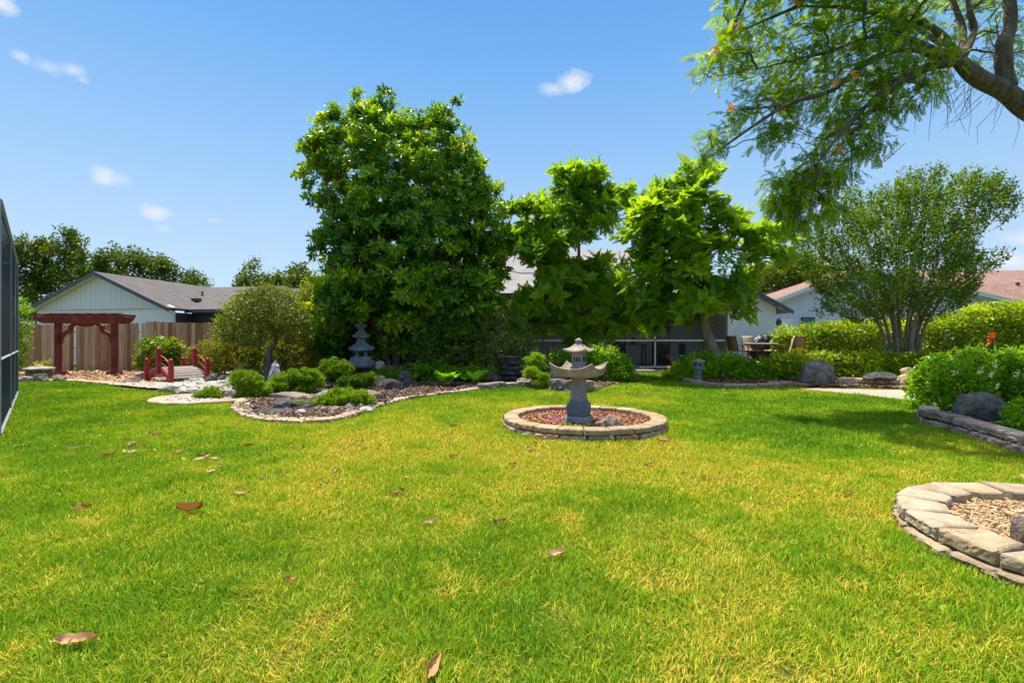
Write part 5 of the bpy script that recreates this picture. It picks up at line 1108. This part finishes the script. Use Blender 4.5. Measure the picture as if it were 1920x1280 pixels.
# small weeds inside the block ring
for i, (x, y, n, mt, lab) in enumerate(((.78, 6.35, 60, 'plumbago', 'small green weeds at the foot of the tall lantern'), (.22, 6.72, 50, 'bonsai', 'wispy olive weeds at the left inside the block ring'), (.60, 6.95, 16, 'pink', 'tiny magenta flowers behind the lantern plinth'), (1.0, 6.12, 20, 'bonsai', 'thin weed sprig near the rock in the block ring'))):
    o = thing('weed_patch', lab, 'plant', (x, y, .09)); Lv = Leaves(); q = np.stack((rng.normal(0, .09, n*3), rng.normal(0, .07, n*3), rng.uniform(0, .05, n*3)), 1)
    scatter(Lv, q, ROUND, .035, np.full(n*3, .5)); Lv.build('leaf_clump', M[mt], o)

# ---------------------------------------------------------------- rocks
R = rock
R(1540, 725, (.92, .55, .76), 'rock_grey', 'big upright grey rock at the head of the concrete path', 401, planes=7, pl=(.7, .95))
R(1500, 727, (.95, .4, .16), 'rock_grey', 'flat grey rock at the foot of the big upright grey rock', 402, planes=10)
R(1660, 712, (.78, .45, .22), 'rock_dark', 'flat dark grey rock lying on the pink block wall', 403, z=.24, planes=10)
R(1868, 802, (.80, .62, .50), 'rock_boulder', 'smooth dark boulder behind the mauve wall at right', 404, z=.05, planes=5, pl=(.72, .9), amp=.10)
for i, (px, py, w, h, z) in enumerate(((1700, 716, .34, .22, .05), (1718, 716, .30, .2, .05), (1735, 717, .3, .22, .05), (1706, 704, .32, .22, .22), (1726, 703, .42, .24, .22), (1745, 706, .3, .22, .2), (1692, 722, .22, .14, .03), (1710, 726, .24, .12, .02), (1732, 728, .26, .12, .02))):
    pos = ('bottom left', 'bottom middle', 'bottom right', 'upper left', 'largest upper', 'upper right', 'small front left', 'small front middle', 'small front right')[i]
    R(px, py, (w, .26, h), 'rock_tan', f'{pos} tan rock in the sunny pile beside the path', 410+i, z=z, D=(12.75 if i < 3 or i > 5 else 12.9), group='tan rocks piled beside the path', planes=8)
R(1148, 808, (.40, .30, .22), 'rock_brown', 'rough grey brown rock in the block ring right of the lantern', 430, z=.09, planes=8, amp=.3)
R(512, 728, (.38, .3, .72), 'rock_bluewhite', 'pale bluish standing rock against the crooked trunk', 431, z=.05, planes=4, amp=.35, pl=(.75, .95))
R(695, 752, (.44, .36, .24), 'rock_brown', 'rounded brown rock near the front edge of the dark bed', 432, z=.05)
R(672, 748, (.22, .2, .16), 'rock_brown', 'smaller brown rock behind the long low juniper', 433, z=.05)
R(718, 757, (.40, .3, .12), 'rock_dark', 'low dark rock by the bed border right of the brown rock', 434, z=.03)
R(712, 728, (.44, .4, .34), 'rock_dark', 'dark rock in front of the curved brick wall end', 435, z=.05)
R(735, 732, (.5, .4, .3), 'rock_dark', 'second dark rock below the curved brick wall', 436, z=.05)
R(757, 724, (.5, .4, .42), 'rock_dark', 'tall dark rock at the right end of the brick wall', 437, z=.05)
R(609, 718, (.3, .3, .42), 'rock_dark', 'dark upright rock left of the clipped juniper ball', 438, z=.05, D=None)
R(712, 692, (.30, .28, .26), 'rock_white', 'white round rock on the brick wall beside the pagoda', 439, D=14.6, planes=3)
R(604, 746, (.34, .3, .17), 'rock_white', 'pale rock between the juniper pads', 440, z=.05)
R(478, 745, (.3, .26, .2), 'rock_white', 'white rock behind the two tiered juniper', 441, z=.06)
R(540, 748, (.95, .34, .16), 'rock_brown', 'long brown driftwood like rock under the wide juniper pad', 442, z=.06, planes=10)
R(505, 777, (.85, .42, .10), 'rock_dark', 'low dark arched rock at the left front of the dark bed', 443, z=.04, planes=6)
R(560, 768, (.45, .3, .16), 'rock_dark', 'dark rock behind the front juniper left end', 444, z=.05)
R(530, 768, (.35, .3, .22), 'rock_grey', 'grey rock amid the dark stones at the left tip', 445, z=.05)
R(590, 762, (.3, .24, .14), 'rock_brown', 'reddish stone between two dark rocks', 446, z=.05)
R(684, 771, (.26, .16, .1), 'rock_white', 'white broken shell like stone at the front border', 447, z=.05)
R(370, 746, (.34, .24, .15), 'rock_white', 'white rock left of the juniper tuft in the oval bed', 448, z=.05)
R(428, 744, (.42, .26, .18), 'rock_white', 'wide white rock right of the juniper tuft in the oval bed', 449, z=.05)
R(355, 752, (.2, .14, .07), 'rock_white', 'small white stone at the left of the oval bed', 450, z=.05)
R(312, 732, (.55, .3, .16), 'rock_white', 'pale slab rock under the front of the red bridge', 451, z=.08)
R(340, 736, (.40, .26, .13), 'rock_white', 'white rock in the gravel before the bridge', 452, z=.08)
R(392, 716, (.36, .3, .24), 'rock_boulder', 'dark rounded rock beside the last red bridge post', 453, z=.08, planes=3)
R(416, 714, (.34, .3, .2), 'rock_boulder', 'grey rounded rock left of the umbrella tree', 454, z=.08, planes=3)
R(263, 712, (.55, .4, .28), 'rock_brown', 'leaning brown rock left of the bridge', 455, z=.08)
R(292, 706, (.75, .4, .34), 'rock_dark', 'dark layered rock behind the left bridge post', 456, z=.08, planes=12)
R(240, 718, (.5, .35, .2), 'rock_brown', 'low pinkish rock at the right end of the arbour bed', 457, z=.08)
R(110, 712, (.4, .2, .14), 'rock_brown', 'small pale rock at the foot of the left arbour post', 458, z=.08)
R(66, 713, (.62, .3, .22), 'rock_grey', 'flat angular grey rock in front of the small plant', 459, z=.07, planes=12)
R(42, 714, (.4, .3, .16), 'rock_brown', 'low brown rock before the squat lantern', 460, z=.07)
R(1048, 712, (.6, .4, .3), 'rock_dark', 'dark craggy rock left of the lantern shaft behind the border', 461, z=.15, planes=12)
R(985, 716, (.45, .3, .14), 'rock_brown', 'flat brown rock resting on the border below the slate lantern', 462, z=.15)
R(925, 716, (.55, .4, .32), 'rock_dark', 'black rock left of the slate lantern', 463, z=.08)
rr = np.random.default_rng(44)
for i in range(34):                                        # white and grey stones strewn on the gravel
    px, py = rr.uniform(330, 470), rr.uniform(712, 736)
    q = G2(px, py)
    if not inpoly(np.array([q[0]]), np.array([q[1]]), GR)[0]: continue
    s_ = rr.uniform(.1, .26); R(px, py, (s_*1.3, s_, s_*.6), ('rock_white', 'rock_white', 'rock_grey')[i % 3], 'small loose stone strewn on the pale gravel beside the bridge', 480+i, z=.09, sub=2, group='loose stones on the gravel', name='pebble', cat='stone')
rr = np.random.default_rng(45)
for i in range(16):
    px, py = rr.uniform(560, 700), rr.uniform(742, 775); s_ = rr.uniform(.07, .16)
    R(px, py, (s_*1.3, s_, s_*.6), ('rock_white', 'rock_grey', 'rock_brown')[i % 3], 'small loose stone among the junipers of the dark bed', 520+i, z=.06, sub=2, group='loose stones among the junipers', name='pebble', cat='stone')

# small brown garden figure at the right edge of the near ring
fg = thing('garden_figure', 'weathered grey brown rounded garden figure cut by the right edge', 'garden figure', (3.06, 2.80, .06))
V, Fc = rock_v((.24, .2, .20), 601, planes=2, amp=.1); MB().add(V, Fc).build('body', M['rock_brown'], fg, smooth=True, fix=False)
V, Fc = rock_v((.13, .12, .13), 602, planes=1, amp=.08); MB().add(V+np.array((.0, -.02, .19)), Fc).build('head', M['rock_dark'], fg, smooth=True, fix=False)
V, Fc = rock_v((.05, .10, .16), 603, planes=1, amp=.08); MB().add(V+np.array((-.12, .0, .03)), Fc).build('wing', M['rock_brown'], fg, smooth=True, fix=False)

# ---------------------------------------------------------------- mulch, litter, fallen leaves
CHIP = T_([(0, .5, 0), (0, -.5, 0), (1, -.35, .02), (1, .4, .02), (.5, 0, .12)], [(0, 1, 4), (1, 2, 4), (2, 3, 4), (3, 0, 4)])
def chips(name, label, poly, n, size, mt, z, wid, cat='mulch', tilt=.35, amp=0):
    q = sample_poly(poly, n); Lv = Leaves(); p = np.stack((q[:, 0], q[:, 1], z+rng.uniform(0, .015, n)+amp*rng.random(n)), 1)
    th = rng.uniform(0, 2*pi, n); ax = np.stack((np.cos(th), np.sin(th), rng.normal(0, tilt, n)), 1); up = nrm(rng.normal(0, .4, (n, 3))+np.array((0, 0, 1)))
    Lv.add(CHIP, p, ax, up, size*rng.uniform(.5, 1.5, n), rng.random(n), wid*rng.uniform(.6, 1.5, n)); return meta(Lv.build(name, M[mt], ), label, cat, kind='stuff')
chips('bark_mulch', 'reddish bark chips inside the round block ring', circ(RING_C, RING_R-.2), 6500, .032, 'mulch_red', .088, .5)
chips('bark_mulch', 'dark brown bark chips of the long bed', [G2(*p) for p in bed_front[8:]]+[(3, 16), (-7, 16)], 22000, .05, 'mulch_dark', .055, .5, amp=.03)
chips('bark_mulch', 'dark bark chips along the front of the right bed', [G2(*p) for p in right_front]+[(11, 13.6), (4.8, 15.8)], 5000, .05, 'mulch_red', .07, .5, amp=.03)
chips('leaf_litter', 'brown leaf litter of the arbour bed', LB, 6000, .06, 'dead_leaf', .095, .6, 'litter', amp=.03)
chips('dry_straw', 'pale dry straw and chips inside the near block ring', circ(RING2_C, RING2_R-.24), 9000, .035, 'straw', .062, .16, 'straw', tilt=.3, amp=.018)
chips('bark_mulch', 'brown chips inside the near block ring', circ(RING2_C, RING2_R-.24), 2600, .028, 'mulch_red', .062, .5, amp=.012)
CH2 = [G2(*p) for p in wall_px[2:]]+[(8, 6), (7.6, 8.2)]
chips('bark_mulch', 'dark chips behind the mauve block wall', CH2, 2500, .045, 'mulch_dark', .10, .5)
PEB = T_(ICO[2][0][:12]*.5 if False else [(0, 0, .3), (.5, 0, 0), (.25, .43, .02), (-.25, .43, 0), (-.5, 0, .02), (-.25, -.43, 0), (.25, -.43, .02)], [(0, 1, 2), (0, 2, 3), (0, 3, 4), (0, 4, 5), (0, 5, 6), (0, 6, 1)])
def gravel(label, poly, n, z, size=.05):
    q = sample_poly(poly, n); Lv = Leaves(); th = rng.uniform(0, 2*pi, n)
    Lv.add(PEB, np.stack((q[:, 0], q[:, 1], np.full(n, z)), 1), np.stack((np.cos(th), np.sin(th), 0*th), 1), np.tile((0, 0, 1.), (n, 1)), size*rng.uniform(.5, 1.5, n), rng.random(n), 1.0)
    return meta(Lv.build('gravel', M['pebble']), label, 'gravel', kind='stuff')
M['pebble'] = leaf_mat('pale_pebble', [(.13, .11, .10), (.26, .23, .20), (.40, .36, .33), (.56, .53, .49)], .85, 0.0, 1, .2)
gravel('pale pebbles of the dry stream beside the bridge', GR, 9000, .105)
gravel('pale pebbles inside the small oval bed', BED_OVAL, 1600, .055, .04)

def dead_leaf(x, y, ln, rz, curl, v, label, group=None, tilt=0.0, z=.03):
    nx, ny = 8, 4; V = []; r = np.random.default_rng(int(abs(x*997+y*131)*10) % 99991)
    for i in range(nx+1):
        u = i/nx; w = .36*sin(pi*min(1, u*.9+.1))**.9*ln*.5*(1.15-.3*u)
        for j in range(ny+1):
            t = -1+2*j/ny; V.append(((u-.5)*ln, w*t*(1-.35*curl), curl*ln*(abs(t)*.55+(u-.45)**2*1.3)+r.normal(0, .0035)))
    Fc = [(i*(ny+1)+j, (i+1)*(ny+1)+j, (i+1)*(ny+1)+j+1, i*(ny+1)+j+1) for i in range(nx) for j in range(ny)]
    st = len(V); V += [(-.5*ln, .002, curl*ln*.3), (-.5*ln, -.002, curl*ln*.3), (-.68*ln, 0, curl*ln*.35)]; Fc.append((st, st+1, st+2))
    o = MB().add(V, Fc, v).build('fallen_leaf', M['dead_leaf'], loc=(x, y, z), fix=False, smooth=True); o.rotation_euler = (tilt, r.uniform(-.15, .15), rz)
    return meta(o, label, 'leaf', group)
for px, py, ln_, rz, cu, v, lab in ((808, 1246, .13, 1.4, .25, .42, 'orange brown fallen leaf standing on edge near the bottom centre'), (145, 1197, .15, .2, .3, .6, 'pale brown folded fallen leaf near the lower left corner'), (356, 953, .17, .25, .5, .35, 'large glossy brown curled fallen leaf left of centre'),
        (1045, 1034, .13, .5, .3, .72, 'grey brown folded fallen leaf right of the bottom centre'), (455, 921, .12, .1, .2, .5, 'orange brown fallen leaf just above the large curled one'), (153, 948, .11, .6, .3, .2, 'small dark orange fallen leaf at left'),
        (625, 880, .10, 1.7, .3, .8, 'pale upright fallen leaf below the dark bed tip'), (805, 976, .10, .7, .3, .85, 'small pinkish fallen leaf near the middle of the lawn'), (937, 975, .09, .4, .3, .05, 'small dark red fallen leaf right of the pinkish one'), (744, 920, .12, .2, .25, .1, 'dark curled fallen leaf above the middle of the lawn'),
        (1588, 921, .09, .2, .3, .4, 'small orange fallen leaf left of the pale block ring'), (1418, 912, .06, .8, .3, .0, 'tiny black fallen leaf in the right half of the lawn'), (250, 830, .16, .3, .25, .7, 'pale fallen leaf in the left lawn cluster, farther one'), (252, 845, .14, -.2, .25, .9, 'pale fallen leaf in the left lawn cluster, nearer one'),
        (376, 858, .12, .1, .2, .95, 'whitish fallen leaf between the left cluster and the bed'), (405, 857, .11, .1, .2, .8, 'beige fallen leaf beside the whitish one'), (290, 812, .15, .3, .25, .15, 'dark brown fallen leaf below the oval curb'),
        (850, 853, .10, .4, .3, .1, 'small dark leaf on the lawn left of the block ring'), (545, 1082, .07, .3, .3, .3, 'tiny brown leaf in the lower left lawn'), (1245, 823, .20, .2, .2, .45, 'dry orange leaf by the right side of the block ring')):
    g = G(px, py, .04); dead_leaf(g[0], g[1], ln_, rz, cu, v, lab, tilt=.6 if 'edge' in lab or 'upright' in lab else .3, z=.026)
rr = np.random.default_rng(12); cnt_ = 0
while cnt_ < 72:
    px, py = (rr.uniform(20, 470), rr.uniform(735, 860)) if rr.random() < .62 else (rr.uniform(300, 1250), rr.uniform(742, 905))
    q = G2(px, py, .04)
    if inpoly(np.array([q[0]]), np.array([q[1]]), BED_MAIN)[0] or np.hypot(*(q-RING_C)) < 1.25 or ((q-BED_OVAL_C)**2/np.array((1.2, 1.1))).sum() < 1: continue
    vv_ = rr.choice((rr.uniform(.5, 1), rr.uniform(0, .25)))
    marks = {'before the red arbour bed': (-10.5, 13), 'below the small oval rock bed': (-6.3, 8.6), 'off the left tip of the dark bed': (-4.5, 7.6), 'left of the lantern ring': (-1.2, 7.5), 'beside the dark screen enclosure': (-7.5, 8), 'in the open left lawn': (-3.5, 5.5), 'right of the lantern ring': (2.8, 6.5), 'near the long bed border': (-1.5, 10)}
    wh = min(marks, key=lambda k_: np.hypot(*(q-np.array(marks[k_]))))
    dead_leaf(q[0], q[1], rr.uniform(.05, .12), rr.uniform(0, 6.3), rr.uniform(.1, .35), vv_, 'small '+('pale tan' if vv_ > .4 else 'dark brown')+' dry leaf on the lawn '+wh, 'small dry leaves scattered on the lawn', tilt=rr.normal(0, .45), z=.03); cnt_ += 1

# ---------------------------------------------------------------- patio furniture
def strip(mb, prof, w, t=.012):
    """sling: a side profile (y,z) swept across width w"""
    prof = np.array(prof, float); T = nrm(np.gradient(prof, axis=0)); Nn = np.stack((-T[:, 1], T[:, 0]), 1); a, b = prof+Nn*t/2, prof-Nn*t/2; m = len(prof); V = []
    for x in (-w/2, w/2): V += [(x, p[0], p[1]) for p in a]+[(x, p[0], p[1]) for p in b]
    f = []
    for i in range(m-1): f += [(i, i+1, 2*m+i+1, 2*m+i), (m+i, 3*m+i, 3*m+i+1, m+i+1), (i, m+i, m+i+1, i+1), (2*m+i, 2*m+i+1, 3*m+i+1, 3*m+i)]
    f += [(0, 2*m, 3*m, m), (m-1, 2*m-1, 4*m-1, 3*m-1)]; return mb.add(V, f)
def sling_chair(label, x, y, rz, mt='chair_sling'):
    o = thing('sling_chair', label, 'chair', (x, y, .40), rz, group='sling chairs around the patio table')
    prof = [(.25, .40), (.20, .43), (.0, .42), (-.18, .40), (-.24, .44), (-.29, .60), (-.34, .80), (-.39, .98), (-.43, 1.03), (-.47, 1.02)]
    P_ = Path3(np.array([(0, a, b) for a, b in prof]), np.ones(len(prof)), 3)[0][:, 1:]
    strip(MB(), P_, .50).build('sling', M[mt], o, smooth=True)
    for sx in (-1, 1):
        mb = MB(); fr = Path3(np.array([(sx*.265, a, b) for a, b in prof]), np.ones(len(prof)), 3)[0]; mb.tube(fr, .014, 6); mb.build('side_rail', M['bronze'], o, smooth=True)
        mb = MB(); pts = Path3([(sx*.27, .24, .02), (sx*.30, .27, .40), (sx*.31, .24, .60), (sx*.31, .05, .66), (sx*.31, -.2, .64), (sx*.29, -.31, .62)], [1]*6, 4)[0]; mb.tube(pts, .014, 6); mb.build('arm', M['bronze'], o, smooth=True)
        MB().tube([(sx*.31, -.10, .65), (sx*.29, -.05, .40), (sx*.27, -.30, .02)], .014, 6).build('leg', M['bronze'], o)
    MB().tube([(-.27, .24, .03), (.27, .24, .03)], .012, 6).tube([(-.27, -.30, .03), (.27, -.30, .03)], .012, 6).build('stretcher', M['bronze'], o)
    return o
PY = 20.1
sling_chair('beige sling chair at the left end of the patio table, turned right', hx(1384, PY), PY, -pi/2+.35, 'chair_brown')
sling_chair('beige sling chair behind the patio table facing the lawn', hx(1411, PY+.7), PY+.75, pi)
sling_chair('cream sling chair at the right end of the patio table, turned left', hx(1467, PY), PY, pi/2-.25)
sling_chair('brown sling chair standing with its back to the lawn at far right', hx(1493, PY+.3), PY+.3, -.35, 'chair_brown')
sling_chair('beige sling chair tucked under the far right side of the patio table', hx(1446, PY+.8), PY+.85, pi-.5)
tb = thing('patio_table', 'round patio table with pale top and dark metal legs', 'table', (hx(1427, PY), PY, .40))
MB().lathe([(.62, .70), (.64, .71), (.64, .73), (.62, .74)], 40).build('tabletop', M['table_top'], tb)
MB().lathe([(.61, .655), (.63, .66), (.63, .695), (.61, .697)], 40).build('rim', M['bronze'], tb)
for q in range(4):
    a = q*pi/2+.6; pts = Path3([(.48*cos(a), .48*sin(a), .66), (.22*cos(a), .22*sin(a), .42), (.25*cos(a), .25*sin(a), .2), (.45*cos(a), .45*sin(a), .01)], [1]*4, 5)[0]; MB().tube(pts, .018, 6).build('leg', M['bronze'], tb, smooth=True)
gr = thing('covered_grill', 'barbecue under a black cover before the blue white wall', 'grill', (hx(1438, 21.3), 21.3, .40))
V, Fc = rock_v((1.75, .7, 1.12), 620, sub=5, planes=3, amp=.10, flat=.75, pl=(.8, .9)); V[:, 0] *= np.where(V[:, 2] < .6, 1.0, 1.0-.35*(V[:, 2]-.6)); V += (.02*np.abs(vn(V, 4, 9, 2)))[:, None]*nrm(V)
MB().add(V, Fc).build('cover', M['black_cover'], gr, smooth=True, fix=False)
MB().box((-.3, -.22, .03), (.08, .08, .06)).box((.3, -.22, .03), (.08, .08, .06)).box((-.3, .22, .03), (.08, .08, .06)).box((.3, .22, .03), (.08, .08, .06)).build('foot', M['furn'], gr)
pot = thing('planter_pot', 'pale grey pot standing right of the brown patio chair', 'pot', (hx(1520, 19.4), 19.4, .38))
MB().lathe([(.16, 0), (.22, .22), (.25, .30), (.25, .34), (.22, .34), (.20, .28), (.05, .27)], 24).build('bowl', M['pot_grey'], pot, smooth=True)
pt = thing('planter_pot', 'terracotta bowl with bare forked sticks before the lanai', 'pot', (hx(1268, 16.2), 16.2, .05))
MB().lathe([(.14, 0), (.24, .20), (.30, .28), (.31, .32), (.27, .32), (.22, .26), (.05, .25)], 24).build('bowl', M['terracotta'], pt, smooth=True)
mb = MB()
for a, b, c_ in (((-.02, 0, .25), (-.18, 0, .55), (-.34, 0, .72)), ((0, 0, .25), (-.08, .02, .5), (-.22, 0, .72)), ((-.18, 0, .55), (-.26, .02, .66), (-.24, 0, .82))): mb.tube([a, b, c_], [.016, .012, .008], 6)
mb.build('stick', M['bark_pale'], pt)
# things on the lanai, dim behind the screen
lt = thing('lanai_table', 'dark bar height table inside the lanai right of the middle post', 'table', (5.2, 21.6, .12))
MB().box((0, 0, .95), (1.5, .7, .05)).build('tabletop', M['furn'], lt, bevel=.01)
for sx in (-1, 1):
    for sy in (-1, 1): MB().box((sx*.68, sy*.28, .46), (.06, .06, .93)).build('leg', M['furn'], lt)
for i, (x, lab, mt) in enumerate(((4.5, 'pale cushioned chair inside the lanai near the middle post', 'furn_light'), (6.6, 'dark chair inside the lanai behind the leaning trunk', 'furn'), (7.7, 'dark chair inside the lanai near its right end', 'furn'), (3.4, 'dark armchair inside the lanai left of the posts', 'furn'))):
    o = thing('lanai_chair', lab, 'chair', (x, 21.2, .12), .4*i)
    MB().box((0, 0, .42), (.55, .5, .12)).build('seat', M[mt], o, bevel=.03); MB().box((0, .25, .72), (.55, .08, .55)).build('backrest', M[mt], o, bevel=.03)
    for sx in (-1, 1):
        for sy in (-1, 1): MB().box((sx*.24, sy*.2, .18), (.045, .045, .36)).build('leg', M['furn'], o)
for i, (x, z, lab) in enumerate(((4.4, 1.09, 'dark vase on the bar table in the lanai, left'), (5.1, 1.09, 'small dark vase on the bar table in the lanai'))):
    meta(MB().lathe([(.05, 0), (.09, .08), (.10, .18), (.05, .26), (.06, .30)], 14).build('vase', M['furn'], smooth=True, loc=(x+.3, 21.6, z)), lab, 'vase')
